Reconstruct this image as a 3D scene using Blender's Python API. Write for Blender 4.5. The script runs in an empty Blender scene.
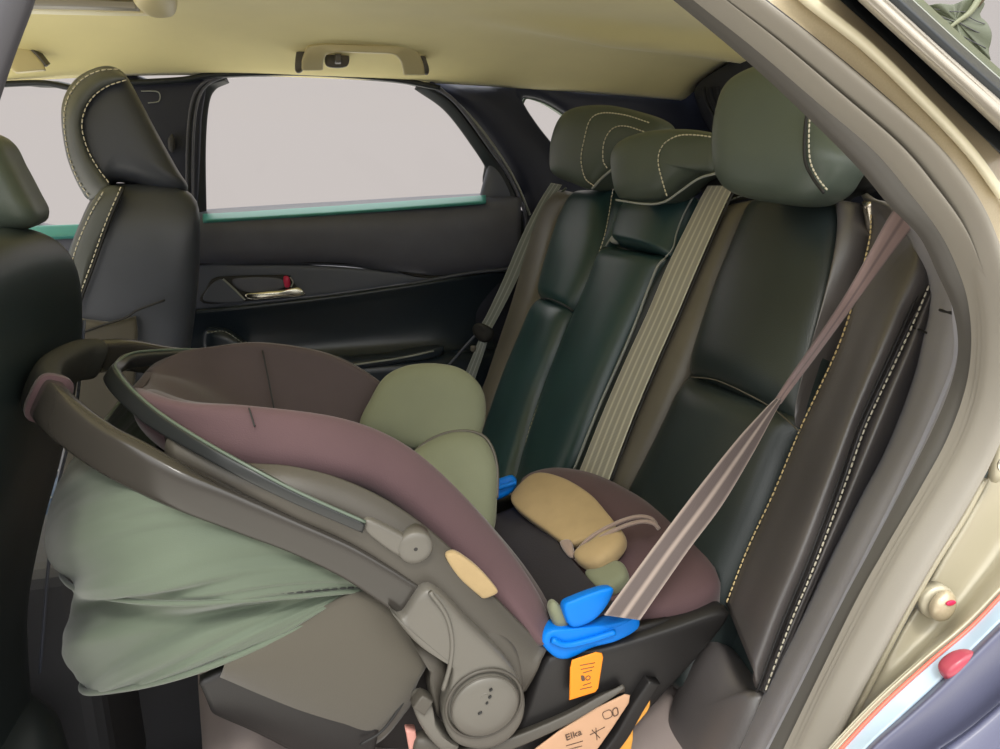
import bpy, math, random
from mathutils import Vector, noise
random.seed(4)
V = Vector
S = bpy.context.scene
COL = S.collection
# ------------------------------------------------------------------ camera
CAM = V((0.0, -0.35, 0.95)); YAW = math.radians(15.5); PITCH = math.radians(15.0); F = 722.0
cam = bpy.data.cameras.new('camera'); cam.sensor_width = 36.0; cam.lens = 36.0 * F / 1000.0; cam.clip_start = 0.01
camo = bpy.data.objects.new('camera', cam); COL.objects.link(camo)
camo.location = CAM; camo.rotation_euler = (math.pi/2 - PITCH, 0, -YAW)
S.camera = camo
# ------------------------------------------------------------------ world and exposure
S.view_settings.view_transform = 'Standard'; S.view_settings.look = 'None'
S.view_settings.gamma = 1.0; S.view_settings.use_curve_mapping = False
S.view_settings.exposure = 0.0
W = bpy.data.worlds.new('sky'); S.world = W; W.use_nodes = True
def world():
    nt = W.node_tree; N = nt.nodes; L = nt.links; N.clear()
    tc = N.new('ShaderNodeTexCoord'); sx = N.new('ShaderNodeSeparateXYZ'); L.new(tc.outputs['Generated'], sx.inputs[0])
    # overcast haze on the far side of the car, bright open sky overhead and on the near side
    def mr(sock, a, b):
        m = N.new('ShaderNodeMapRange'); m.interpolation_type = 'SMOOTHSTEP'
        L.new(sock, m.inputs[0]); m.inputs[1].default_value = a; m.inputs[2].default_value = b; return m.outputs[0]
    up = mr(sx.outputs['Z'], 0.32, 0.75)
    near = mr(sx.outputs['Y'], -0.05, -0.6); open_ = mr(sx.outputs['Z'], 0.0, 0.45)
    pr = N.new('ShaderNodeMath'); pr.operation = 'MULTIPLY'; L.new(near, pr.inputs[0]); L.new(open_, pr.inputs[1])
    mx = N.new('ShaderNodeMath'); mx.operation = 'MAXIMUM'; L.new(up, mx.inputs[0]); L.new(pr.outputs[0], mx.inputs[1])
    sky = N.new('ShaderNodeMixRGB'); L.new(mx.outputs[0], sky.inputs[0])
    sky.inputs[1].default_value = (0.60, 0.552, 0.53, 1); sky.inputs[2].default_value = (SKYB*0.98, SKYB*0.98, SKYB*0.96, 1)
    low = mr(sx.outputs['Z'], -0.07, -0.4)
    m2 = N.new('ShaderNodeMixRGB'); L.new(low, m2.inputs[0]); L.new(sky.outputs[0], m2.inputs[1])
    m2.inputs[2].default_value = (GRB, GRB*0.95, GRB*0.84, 1)
    bg = N.new('ShaderNodeBackground'); L.new(m2.outputs[0], bg.inputs[0]); bg.inputs[1].default_value = 1.0
    out = N.new('ShaderNodeOutputWorld'); L.new(bg.outputs[0], out.inputs[0])
SKYB = 3.4; GRB = 2.0
world()
sun = bpy.data.lights.new('sun', 'SUN'); sun.energy = 1.6; sun.angle = math.radians(9); sun.color = (1.0, 0.95, 0.86)
suno = bpy.data.objects.new('sun', sun); COL.objects.link(suno)
suno.rotation_euler = V((0.25, 1.0, -1.45)).to_track_quat('-Z', 'Y').to_euler()
suno.location = (-1, -3, 3)

# ------------------------------------------------------------------ where a picture point lies in the car
_cy, _sy, _cp, _sp = math.cos(YAW), math.sin(YAW), math.cos(PITCH), math.sin(PITCH)
FW = V((_sy*_cp, _cy*_cp, -_sp)); RT = V((_cy, -_sy, 0)); UP = V((_sy*_sp, _cy*_sp, _cp))
def ray(x, y): return FW + RT*((x-500)/F) + UP*((374.5-y)/F)
def atD(x, y, d): return CAM + ray(x, y)*d
def atY(x, y, Y): r = ray(x, y); return CAM + r*((Y-CAM.y)/r.y)
def atX(x, y, X): r = ray(x, y); return CAM + r*((X-CAM.x)/r.x)
def atZ(x, y, Z): r = ray(x, y); return CAM + r*((Z-CAM.z)/r.z)
def atP(x, y, p, n): r = ray(x, y); return CAM + r*((V(p)-CAM).dot(V(n))/r.dot(V(n)))
SBP = V((0.49, 0, 0.705)); SBN = V((-1, 0, 0.45)).normalized()      # plane of the rear seat backs
def sb(x, y, off=0.0): return atP(x, y, SBP + SBN*off, SBN)

# ------------------------------------------------------------------ materials
def mat(name, col, rough=0.5, metal=0.0, noise_s=0, noise_a=0.0, bump=0.0, bump_s=300, sheen=0.0, coat=0.0, spec=0.5, kind='noise', dist=0.0004):
    m = bpy.data.materials.new(name); m.use_nodes = True
    nt = m.node_tree; N = nt.nodes; L = nt.links; b = N['Principled BSDF']
    b.inputs['Base Color'].default_value = (*col, 1); b.inputs['Roughness'].default_value = rough
    b.inputs['Metallic'].default_value = metal; b.inputs['Specular IOR Level'].default_value = spec
    if sheen: b.inputs['Sheen Weight'].default_value = sheen; b.inputs['Sheen Roughness'].default_value = 0.5
    if coat: b.inputs['Coat Weight'].default_value = coat; b.inputs['Coat Roughness'].default_value = 0.06
    tc = N.new('ShaderNodeTexCoord')
    if noise_a:
        n = N.new('ShaderNodeTexNoise'); n.inputs['Scale'].default_value = noise_s; n.inputs['Detail'].default_value = 5
        L.new(tc.outputs['Object'], n.inputs['Vector'])
        mx = N.new('ShaderNodeMixRGB'); L.new(n.outputs['Fac'], mx.inputs[0])
        mx.inputs[1].default_value = (*[c*(1-noise_a) for c in col], 1); mx.inputs[2].default_value = (*[min(1, c*(1+noise_a)) for c in col], 1)
        L.new(mx.outputs[0], b.inputs['Base Color'])
    if bump:
        if kind == 'voronoi':
            t = N.new('ShaderNodeTexVoronoi'); t.feature = 'DISTANCE_TO_EDGE'; o = t.outputs['Distance']
        else:
            t = N.new('ShaderNodeTexNoise'); t.inputs['Detail'].default_value = 3; o = t.outputs['Fac']
        t.inputs['Scale'].default_value = bump_s; L.new(tc.outputs['Object'], t.inputs['Vector'])
        bp = N.new('ShaderNodeBump'); bp.inputs['Strength'].default_value = bump; bp.inputs['Distance'].default_value = dist
        L.new(o, bp.inputs['Height']); L.new(bp.outputs[0], b.inputs['Normal'])
    return m
def webbing(name, c1, c2, n, rough=0.6):
    m = bpy.data.materials.new(name); m.use_nodes = True
    nt = m.node_tree; N = nt.nodes; L = nt.links; b = N['Principled BSDF']
    uv = N.new('ShaderNodeUVMap'); sx = N.new('ShaderNodeSeparateXYZ'); L.new(uv.outputs[0], sx.inputs[0])
    def tri(sock, k):
        a = N.new('ShaderNodeMath'); a.operation = 'MULTIPLY'; L.new(sock, a.inputs[0]); a.inputs[1].default_value = k
        s = N.new('ShaderNodeMath'); s.operation = 'PINGPONG'; L.new(a.outputs[0], s.inputs[0]); s.inputs[1].default_value = 1.0
        return s.outputs[0]
    st = tri(sx.outputs['X'], 2*n)
    cr = N.new('ShaderNodeValToRGB'); L.new(st, cr.inputs[0])
    cr.color_ramp.elements[0].position = 0.1; cr.color_ramp.elements[0].color = (*c2, 1)
    cr.color_ramp.elements[1].position = 0.45; cr.color_ramp.elements[1].color = (*c1, 1)
    L.new(cr.outputs[0], b.inputs['Base Color']); b.inputs['Roughness'].default_value = rough; b.inputs['Sheen Weight'].default_value = 0.4
    w = tri(sx.outputs['Y'], 700); ad = N.new('ShaderNodeMath'); L.new(w, ad.inputs[0]); L.new(st, ad.inputs[1])
    bp = N.new('ShaderNodeBump'); bp.inputs['Strength'].default_value = 0.5; bp.inputs['Distance'].default_value = 0.0006
    L.new(ad.outputs[0], bp.inputs['Height']); L.new(bp.outputs[0], b.inputs['Normal'])
    return m
def glass(name, tint):
    m = bpy.data.materials.new(name); m.use_nodes = True
    nt = m.node_tree; N = nt.nodes; L = nt.links; N.remove(N['Principled BSDF'])
    t = N.new('ShaderNodeBsdfTransparent'); t.inputs[0].default_value = (*tint, 1)
    g = N.new('ShaderNodeBsdfGlossy'); g.inputs['Roughness'].default_value = 0.02
    x = N.new('ShaderNodeMixShader'); x.inputs[0].default_value = 0.006
    L.new(t.outputs[0], x.inputs[1]); L.new(g.outputs[0], x.inputs[2]); L.new(x.outputs[0], N['Material Output'].inputs[0])
    return m
M = dict(
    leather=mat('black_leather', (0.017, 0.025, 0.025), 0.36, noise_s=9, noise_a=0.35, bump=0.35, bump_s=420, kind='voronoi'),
    leather_teal=mat('teal_black_leather', (0.020, 0.050, 0.052), 0.33, noise_s=9, noise_a=0.35, bump=0.35, bump_s=420, kind='voronoi'),
    leather_brown=mat('grey_brown_leather', (0.095, 0.085, 0.066), 0.45, noise_s=9, noise_a=0.25, bump=0.35, bump_s=420, kind='voronoi'),
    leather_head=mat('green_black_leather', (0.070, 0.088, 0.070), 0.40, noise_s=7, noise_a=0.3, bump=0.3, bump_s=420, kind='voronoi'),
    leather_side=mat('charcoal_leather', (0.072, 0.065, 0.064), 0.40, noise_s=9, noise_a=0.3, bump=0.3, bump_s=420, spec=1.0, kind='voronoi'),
    leather_front=mat('navy_black_leather', (0.048, 0.054, 0.070), 0.36, noise_s=9, noise_a=0.25, bump=0.3, bump_s=420, kind='voronoi'),
    leather_facing=mat('slate_olive_leather', (0.085, 0.092, 0.088), 0.38, noise_s=9, noise_a=0.25, bump=0.3, bump_s=420, kind='voronoi'),
    lit_cushion=mat('window_lit_leather', (0.30, 0.25, 0.235), 0.45, noise_s=9, noise_a=0.3, bump=0.3, bump_s=420, kind='voronoi'),  # window light on the bench cushion put into a pale base colour
    stitch=mat('cream_thread', (0.62, 0.58, 0.46), 0.6),
    stitch_gold=mat('ochre_thread', (0.55, 0.43, 0.22), 0.6),
    seam=mat('dark_seam', (0.012, 0.012, 0.012), 0.6),
    piping=mat('grey_piping', (0.30, 0.32, 0.30), 0.4),
    liner=mat('headliner_cloth', (0.80, 0.70, 0.31), 0.9, noise_s=6, noise_a=0.12, bump=0.5, bump_s=500, sheen=0.3),
    beige=mat('beige_plastic', (0.62, 0.54, 0.30), 0.45, bump=0.1, bump_s=800),
    navy=mat('navy_trim', (0.020, 0.024, 0.044), 0.55, noise_s=5, noise_a=0.3, bump=0.3, bump_s=700),
    doorskin=mat('charcoal_door_skin', (0.095, 0.10, 0.13), 0.42, bump=0.35, bump_s=600, noise_s=20, noise_a=0.2),
    doorblack=mat('black_door_vinyl', (0.020, 0.029, 0.041), 0.30, bump=0.25, bump_s=600),
    doorgrey=mat('grey_door_insert', (0.085, 0.095, 0.125), 0.45, bump=0.3, bump_s=700),
    sill_sheen=mat('teal_sill_sheen', (0.07, 0.30, 0.27), 0.35),  # reflection of the tinted glass painted as matte teal
    rubber=mat('black_rubber', (0.014, 0.018, 0.022), 0.45),
    chrome=mat('champagne_metal', (0.76, 0.74, 0.64), 0.22, metal=1.0),
    red=mat('red_plastic', (0.62, 0.02, 0.09), 0.4),
    paint=mat('bronze_paint', (0.52, 0.44, 0.30), 0.30, metal=0.25, noise_s=900, noise_a=0.12, coat=0.6),
    jamb_highlight=mat('pressed_edge_highlight', (0.82, 0.76, 0.56), 0.25, coat=0.6),  # highlight on the pressed edge put into the colour
    rail_paint=mat('grey_beige_rail', (0.42, 0.385, 0.33), 0.3, coat=0.4),
    paint_in=mat('olive_jamb_paint', (0.46, 0.42, 0.31), 0.35, metal=0.2, coat=0.4),
    sky_lit_edge=mat('pale_sky_sheen_edge', (0.42, 0.54, 0.65), 0.2, coat=0.8),  # body paint with the white sky reflection put into its colour
    coral=mat('coral_fringe', (0.80, 0.17, 0.12), 0.35),
    cladding=mat('sky_tinted_cladding', (0.10, 0.105, 0.165), 0.35, noise_s=14, noise_a=0.15, bump=0.2, bump_s=300),  # dark plastic with the reflected blue sky put into its colour
    seal=mat('taupe_seal_rubber', (0.27, 0.25, 0.215), 0.36, bump=0.15, bump_s=900),
    seal_flat=mat('dark_taupe_seal_rubber', (0.085, 0.080, 0.072), 0.5, bump=0.15, bump_s=900),
    seal_dark=mat('slate_seal_rubber', (0.060, 0.058, 0.066), 0.5),
    garnish=mat('slate_grey_garnish', (0.33, 0.325, 0.35), 0.6, bump=0.4, bump_s=900, noise_s=40, noise_a=0.08),
    carpet=mat('black_carpet', (0.010, 0.011, 0.018), 0.95, bump=0.8, bump_s=300, sheen=0.2),
    console=mat('console_grey', (0.055, 0.055, 0.060), 0.6, bump=0.3, bump_s=500),
    cloth=mat('maroon_cloth', (0.085, 0.046, 0.051), 0.85, noise_s=16, noise_a=0.15, bump=0.6, bump_s=900, sheen=0.15),
    cloth_dark=mat('plum_grey_cloth', (0.060, 0.043, 0.042), 0.85, noise_s=16, noise_a=0.15, bump=0.6, bump_s=900, sheen=0.15),
    pad_green=mat('sage_pad_cloth', (0.165, 0.178, 0.112), 0.8, noise_s=16, noise_a=0.15, bump=0.4, bump_s=900, sheen=0.12),
    pad_tan=mat('tan_pad_cloth', (0.36, 0.26, 0.13), 0.85, noise_s=60, noise_a=0.12, bump=0.5, bump_s=900, sheen=0.12),
    shell=mat('grey_brown_plastic', (0.066, 0.059, 0.048), 0.5, bump=0.3, bump_s=700),
    shellblack=mat('black_shell_plastic', (0.011, 0.010, 0.010), 0.5, bump=0.3, bump_s=700),
    boot=mat('grey_brown_boot_cloth', (0.068, 0.060, 0.045), 0.85, bump=0.4, bump_s=900, sheen=0.2),
    handle=mat('dark_handle_plastic', (0.040, 0.036, 0.031), 0.22, bump=0.08, bump_s=900),
    hubgrey=mat('hub_grey_plastic', (0.118, 0.110, 0.094), 0.42, bump=0.2, bump_s=900),
    grip=mat('black_grip_rubber', (0.028, 0.028, 0.024), 0.6, bump=0.5, bump_s=700),
    canopy=mat('sage_canopy_cloth', (0.082, 0.105, 0.072), 0.75, noise_s=6, noise_a=0.25, bump=0.4, bump_s=1200, sheen=0.3),
    bow=mat('black_bow_plastic', (0.022, 0.024, 0.024), 0.28),
    blue=mat('blue_plastic', (0.0, 0.17, 0.66), 0.5, spec=0.25),
    orange=mat('orange_sticker', (0.85, 0.26, 0.008), 0.5),
    label=mat('peach_label', (0.56, 0.34, 0.21), 0.55, noise_s=30, noise_a=0.08),
    ink=mat('label_ink', (0.10, 0.06, 0.04), 0.7),
    belt=webbing('grey_webbing', (0.30, 0.29, 0.23), (0.55, 0.53, 0.42), 5),
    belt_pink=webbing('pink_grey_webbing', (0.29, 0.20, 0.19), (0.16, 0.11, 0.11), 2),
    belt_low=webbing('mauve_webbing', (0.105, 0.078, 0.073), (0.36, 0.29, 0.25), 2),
    belt_far=webbing('slate_webbing', (0.16, 0.18, 0.18), (0.30, 0.33, 0.32), 3),
    strap=mat('black_strap', (0.020, 0.018, 0.024), 0.5, bump=0.4, bump_s=500),
    mesh_strap=mat('dusty_harness_strap', (0.26, 0.19, 0.155), 0.8, sheen=0.4),
    glass=glass('window_glass', (0.995, 0.995, 0.995)),
    darkglass=mat('dark_roof_glass', (0.10, 0.095, 0.085), 0.15, coat=0.5, noise_s=20, noise_a=0.5),
    leaf=mat('olive_leaf', (0.085, 0.098, 0.058), 0.5, noise_s=20, noise_a=0.25, bump=0.3, bump_s=60),
    vein=mat('pale_leaf_vein', (0.20, 0.21, 0.13), 0.5),
    bark=mat('brown_twig', (0.11, 0.085, 0.05), 0.8),
    steel=mat('steel', (0.55, 0.5, 0.42), 0.25, metal=1.0),
    blue_lit_leather=mat('blue_lit_grey_leather', (0.05, 0.08, 0.13), 0.45, bump=0.3, bump_s=420),  # leather with blue light put into its colour
)
# ------------------------------------------------------------------ helpers
def link(name, verts, faces, m, parent=None, smooth=True, uvs=None, subsurf=0, solid=0.0):
    me = bpy.data.meshes.new(name); me.from_pydata([tuple(v) for v in verts], [], faces)
    if smooth:
        me.polygons.foreach_set('use_smooth', [True]*len(me.polygons))
    if uvs:
        ul = me.uv_layers.new(name='UVMap')
        for lp in me.loops: ul.data[lp.index].uv = uvs[lp.vertex_index]
    me.materials.append(M[m] if isinstance(m, str) else m); me.update()
    o = bpy.data.objects.new(name, me); COL.objects.link(o)
    if parent:
        o.parent = parent; o.matrix_parent_inverse = (parent.matrix_world.inverted() if False else parent_inv(parent))
    if solid:
        md = o.modifiers.new('thickness', 'SOLIDIFY'); md.thickness = solid; md.offset = -1
    if subsurf:
        md = o.modifiers.new('smooth', 'SUBSURF'); md.levels = subsurf; md.render_levels = subsurf
    return o
def parent_inv(p):
    from mathutils import Matrix
    m = Matrix.Identity(4); q = p
    chain = []
    while q: chain.append(q); q = q.parent
    for q in reversed(chain):
        m = m @ (q.matrix_parent_inverse if q.parent else Matrix.Identity(4)) @ Matrix.Translation(q.location)
    return m.inverted()
def thing(name, label, cat, loc=(0, 0, 0), group=None):
    o = bpy.data.objects.new(name, None); COL.objects.link(o); o.location = loc; o.empty_display_size = 0.05
    o['label'] = label; o['category'] = cat
    if group: o['group'] = group
    return o
def tag(o, label, cat, group=None):
    o['label'] = label; o['category'] = cat
    if group: o['group'] = group
    return o
def struct(o): o['kind'] = 'structure'; return o
def cat_(p0, p1, p2, p3, t):
    return 0.5*((2*p1) + (p2-p0)*t + (2*p0-5*p1+4*p2-p3)*t*t + (3*p1-p0-3*p2+p3)*t*t*t)
def curve(pts, n, closed=False):
    """n points evenly spaced along a smooth curve through pts"""
    pts = [V(p) for p in pts]; k = len(pts); dense = []
    segs = k if closed else k-1
    for i in range(segs):
        if closed: a, b, c, d = pts[(i-1) % k], pts[i], pts[(i+1) % k], pts[(i+2) % k]
        else:
            b, c = pts[i], pts[i+1]; a = pts[i-1] if i else b*2-c; d = pts[i+2] if i+2 < k else c*2-b
        for j in range(16): dense.append(cat_(a, b, c, d, j/16))
    dense.append(pts[0].copy() if closed else pts[-1].copy())
    L = [0.0]
    for i in range(1, len(dense)): L.append(L[-1] + (dense[i]-dense[i-1]).length)
    tot = L[-1]; out = []; j = 0
    m = n if closed else n-1
    for i in range(n):
        s = tot*i/m
        while j < len(L)-2 and L[j+1] < s: j += 1
        h = L[j+1]-L[j]; out.append(dense[j].lerp(dense[j+1], (s-L[j])/h if h > 1e-9 else 0))
    return out
def pcurve(pts, n):
    """like curve but the parameter runs evenly over the control points"""
    pts = [V(p) for p in pts]; k = len(pts); out = []
    for i in range(n):
        s = (k-1)*i/(n-1); a = min(int(s), k-2); t = s-a
        b, c = pts[a], pts[a+1]; p = pts[a-1] if a else b*2-c; d = pts[a+2] if a+2 < k else c*2-b
        out.append(cat_(p, b, c, d, t))
    return out
def gridfaces(nu, nv, cu=False, cv=False, base=0):
    f = []
    for i in range(nu if cu else nu-1):
        for j in range(nv if cv else nv-1):
            f.append((base+i*nv+j, base+i*nv+(j+1) % nv, base+((i+1) % nu)*nv+(j+1) % nv, base+((i+1) % nu)*nv+j))
    return f
def surf(name, rows, m, parent=None, nu=24, nv=40, solid=0.0, fn=None, arc=True):
    """smooth sheet through rows of points"""
    R = [(curve if arc else pcurve)(r, nv) for r in rows]
    colsn = [pcurve([r[j] for r in R], nu) for j in range(nv)] if len(R) > 2 else [[R[0][j].lerp(R[1][j], i/(nu-1)) for i in range(nu)] for j in range(nv)]
    vs = [colsn[j][i] for i in range(nu) for j in range(nv)]
    if fn: vs = [fn(v, i//nv/(nu-1), (i % nv)/(nv-1)) for i, v in enumerate(vs)]
    return link(name, vs, gridfaces(nu, nv), m, parent, solid=solid, uvs=[(i//nv/(nu-1), (i % nv)/(nv-1)) for i in range(nu*nv)])
def puff(name, outline, n, tf, tb, m, parent=None, e=2.6, res=72, rings=10, closed_curve=True, fn=None):
    """a cushion: the outline bulges tf along n and tb the other way, with rounded rims"""
    n = V(n).normalized(); o = curve(outline, res, True) if closed_curve else [V(p) for p in outline]; res = len(o)
    c = sum(o, V((0, 0, 0)))/res; vs = []; f = []
    ss = [math.cos(math.pi/2*i/rings) for i in range(rings)]
    for s in ss:
        h = tf*(1-s**e)**(1/e); vs += [c+(p-c)*s+n*h for p in o]
    top = len(vs); vs.append(c+n*tf); start = len(vs)
    for s in ss[1:]:
        h = tb*(1-s**e)**(1/e); vs += [c+(p-c)*s-n*h for p in o]
    bot = len(vs); vs.append(c-n*tb)
    for i in range(rings-1):
        f += [(i*res+j, i*res+(j+1) % res, (i+1)*res+(j+1) % res, (i+1)*res+j) for j in range(res)]
    f += [((rings-1)*res+j, (rings-1)*res+(j+1) % res, top) for j in range(res)]
    for i in range(rings-1):
        a = 0 if i == 0 else start+(i-1)*res; b = start+i*res
        f += [(a+(j+1) % res, a+j, b+j, b+(j+1) % res) for j in range(res)]
    b = start+(rings-2)*res
    f += [(b+(j+1) % res, b+j, bot) for j in range(res)]
    if fn: vs = [fn(v) for v in vs]
    return link(name, vs, f, m, parent)
def slab(name, outline, n, t, m, parent=None, res=64, bev=0.15, smooth_curve=True):
    """a flat plate with softened rims: front t/2 either way along n"""
    return puff(name, outline, n, t/2, t/2, m, parent, e=8.0, res=res, rings=9, closed_curve=smooth_curve)
def tube(name, pts, r, m, parent=None, n=None, seg=10, closed=False, flat=None):
    n = n or max(8, len(pts)*6); P = curve(pts, n, closed)
    rr = r if isinstance(r, (list, tuple)) else [r, r]
    vs = []; up = V((0.13, 0.21, 0.97))
    prev = None
    for i, p in enumerate(P):
        a = P[(i-1) % n] if closed or i else P[0]; b = P[(i+1) % n] if closed or i < n-1 else P[-1]
        t = (b-a).normalized()
        if prev is None: s = t.cross(up).normalized()
        else: s = (prev - t*prev.dot(t)).normalized()
        prev = s; w = t.cross(s)
        q = i/(n-1)*(len(rr)-1); k = min(int(q), len(rr)-2); rad = rr[k]+(rr[k+1]-rr[k])*(q-k)
        for j in range(seg):
            an = 2*math.pi*j/seg; vs.append(p + s*math.cos(an)*rad + w*math.sin(an)*rad)
    f = gridfaces(n, seg, closed, True)
    if not closed: f += [tuple(range(seg))[::-1], tuple(range((n-1)*seg, n*seg))]
    return link(name, vs, f, m, parent)
def band(name, A, B, T, th, m, parent=None, n=60, seg=6, rnd=0.35):
    """a flat bar with rounded edges: its two edges run through A and B, th thick along T (one vector or one per point)"""
    a = pcurve(A, n); b = pcurve(B, n); vs = []; uvs = []
    prof = []
    for k in range(4*seg):
        an = 2*math.pi*(k+0.5)/(4*seg); c, s = math.cos(an), math.sin(an)
        prof.append((math.copysign(abs(c)**rnd, c), math.copysign(abs(s)**rnd, s)))
    for i in range(n):
        h = (b[i]-a[i])*0.5; c = (a[i]+b[i])*0.5
        if T is None:
            tg = (a[min(i+1, n-1)]+b[min(i+1, n-1)]-a[max(i-1, 0)]-b[max(i-1, 0)]).normalized(); nn = tg.cross(h).normalized()
        else: nn = V(T).normalized()
        t = th if not isinstance(th, (list, tuple)) else th[0]+(th[1]-th[0])*i/(n-1)
        for (x, y) in prof:
            vs.append(c + h*x + nn*(t*0.5*y)); uvs.append((0.5+0.5*x, i/(n-1)))
    k = 4*seg
    f = gridfaces(n, k, False, True) + [tuple(range(k))[::-1], tuple(range((n-1)*k, n*k))]
    return link(name, vs, f, m, parent, uvs=uvs)
def stitches(name, pts, m, parent, length=0.0045, gap=0.003, r=0.0008):
    P = [V(p) for p in pts]
    tot = sum((P[i+1]-P[i]).length for i in range(len(P)-1))
    k = max(2, int(tot/(length+gap))); Q = curve(P, 3*k+1); vs = []; f = []
    for i in range(k):
        a, b = Q[3*i], Q[3*i+2]; t = (b-a).normalized(); s = t.cross(V((0.1, 0.7, 0.7))).normalized(); w = t.cross(s); o = len(vs)
        for c, q in ((a-t*r*0.4, 0.5), (a+t*r*0.6, 1.0), (b-t*r*0.6, 1.0), (b+t*r*0.4, 0.5)):
            for (x, y) in ((1, 0), (0.5, 0.87), (-0.5, 0.87), (-1, 0), (-0.5, -0.87), (0.5, -0.87)): vs.append(c+s*x*r*q+w*y*r*q)
        f += gridfaces(4, 6, False, True, o) + [tuple(range(o+5, o-1, -1)), tuple(range(o+18, o+24))]
    return link(name, vs, f, m, parent)
def panel(name, left, right, n, bulge, back, m, parent=None, nu=22, nv=44, pw=0.5, endr=0.12):
    """an upholstered panel between two seams: crowned in the middle, with skirts going back"""
    n = V(n).normalized(); a = pcurve(left, nv); b = pcurve(right, nv); vs = []
    for i in range(nu+2):
        u = min(max((i-1)/(nu-1), 0), 1); skirt = i in (0, nu+1)
        for j in range(nv+2):
            v = min(max((j-1)/(nv-1), 0), 1); sk = skirt or j in (0, nv+1)
            jj = min(max(j-1, 0), nv-1); p = a[jj].lerp(b[jj], u)
            if sk: vs.append(p-n*back); continue
            cu = max(0.0, 1-abs(2*u-1)**2.4)**pw; ev = min(1.0, min(v, 1-v)/endr); ce = max(0.0, 1-(1-ev)**2.2)**0.6
            vs.append(p + n*bulge*cu*(0.15+0.85*ce) )
    return link(name, vs, gridfaces(nu+2, nv+2), m, parent)
def disc(name, c, n, r, t, m, parent=None, dome=0.25, seg=40):
    n = V(n).normalized(); s = n.cross(V((0.2, 0.1, 0.9))).normalized(); w = n.cross(s); c = V(c)
    prof = [(r, -t), (r, 0), (r*0.97, t*dome*0.5), (r*0.90, t*dome), (r*0.6, t*dome*1.3), (r*0.25, t*dome*1.45)]
    vs = []
    for (q, h) in prof: vs += [c+s*q*math.cos(2*math.pi*k/seg)+w*q*math.sin(2*math.pi*k/seg)+n*h for k in range(seg)]
    f = gridfaces(len(prof), seg, False, True); f.append(tuple(range((len(prof)-1)*seg, len(prof)*seg))); f.append(tuple(range(seg))[::-1])
    return link(name, vs, f, m, parent)
def ring(name, c, n, r, rt, m, parent=None):
    n = V(n).normalized(); s = n.cross(V((0.2, 0.1, 0.9))).normalized(); w = n.cross(s); c = V(c)
    return tube(name, [c+s*r*math.cos(2*math.pi*k/16)+w*r*math.sin(2*math.pi*k/16) for k in range(16)], rt, m, parent, n=64, seg=10, closed=True)
def boxm(name, lo, hi, m, parent=None, bev=0.01):
    lo, hi = V(lo), V(hi); c = (lo+hi)/2; h = (hi-lo)/2; vs = []
    for z in (-1, 1):
        for y in (-1, 1):
            for x in (-1, 1): vs.append(c+V((h.x*x, h.y*y, h.z*z)))
    f = [(0, 2, 3, 1), (4, 5, 7, 6), (0, 1, 5, 4), (2, 6, 7, 3), (0, 4, 6, 2), (1, 3, 7, 5)]
    o = link(name, vs, f, m, parent, smooth=False)
    md = o.modifiers.new('bevel', 'BEVEL'); md.width = bev; md.segments = 3
    return o
def Yl(pts, Y): return [atY(x, y, Y) for x, y in pts]
def Sl(pts, off=0.0): return [sb(x, y, off) for x, y in pts]
def off(pts, v): return [p+V(v) for p in pts]

exec_parts = []
# ================================================================== THE SHELL OF THE CAR
# ceiling: soft cloth headliner, curling down to the far window rail
def ceil_z(X, Y):
    far = max(0.0, (Y-1.03)/0.33); near = max(0.0, (0.22-Y)/0.2)
    zc = 1.245 - 0.02*max(0, X-0.4) - 0.03*max(0, X-0.8); rail = 1.181 - (0.10 if X < 0 else 0.025)*X*X
    return zc - (zc-rail)*min(1.0, far)**1.7 - 0.05*near**2 - 0.03*max(0, far-1)
def ceiling():
    vs = []; nu, nv = 60, 60
    for i in range(nu):
        X = -0.9 + 1.85*i/(nu-1)
        for j in range(nv):
            Y = 0.02 + 1.362*j/(nv-1)
            z = ceil_z(X, Y)
            if X > 0.3: z -= 0.030*math.exp(-((Y-1.03-0.1*(X-0.5))/0.05)**2)*min(1, (X-0.3)/0.3)
            vs.append(V((X, Y, z)))
    o = link('ceiling', vs, gridfaces(nu, nv), 'liner', solid=-0.012); struct(o)
ceiling()
struct(boxm('floor', (-1.0, 0.0, -0.02), (1.3, 1.45, 0.02), 'carpet'))
# rear of the cabin: navy tailgate trim
def rear_wall():
    rows = []
    for Y in (0.88, 0.95, 1.1, 1.25, 1.42):
        rows.append([V((0.93, Y, 1.25)), V((1.05, Y, 1.16)), V((1.12, Y, 1.0)), V((1.15, Y, 0.6)), V((1.15, Y, 0.02))])
    struct(surf('wall_rear', rows, 'navy', nu=16, nv=30, solid=0.02))
    rows = []
    for Y in (-0.02, 0.2, 0.5, 0.88): rows.append([V((1.10, Y, 1.02)), V((1.12, Y, 0.98)), V((1.15, Y, 0.6)), V((1.15, Y, 0.02))])
    struct(surf('wall_rear', rows, 'navy', nu=10, nv=20, solid=0.02))
    struct(slab('window_5', [V((1.10, -0.02, 1.02)), V((1.10, 0.88, 1.02)), V((0.95, 0.88, 1.23)), V((0.95, -0.02, 1.23))], (0.8, 0, 0.6), 0.004, 'glass', smooth_curve=False))
    # tailgate corner pillar trim with its folds
    c = [atX(x, y, 0.94) for x, y in [(697, 95), (702, 82), (722, 68), (745, 57), (768, 58), (770, 110), (735, 135), (712, 130)]]
    t = puff('trim_1', c, (-1, -0.3, 0), 0.03, 0.05, 'navy'); struct(t)
    for k, dx in enumerate((0, 7, 14)):
        tube('fold', [atX(704+dx, 88, 0.905), atX(706+dx, 100, 0.90), atX(714+dx, 116, 0.90), atX(724+dx, 128, 0.905)], 0.0035, 'navy', t)
rear_wall()
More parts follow.
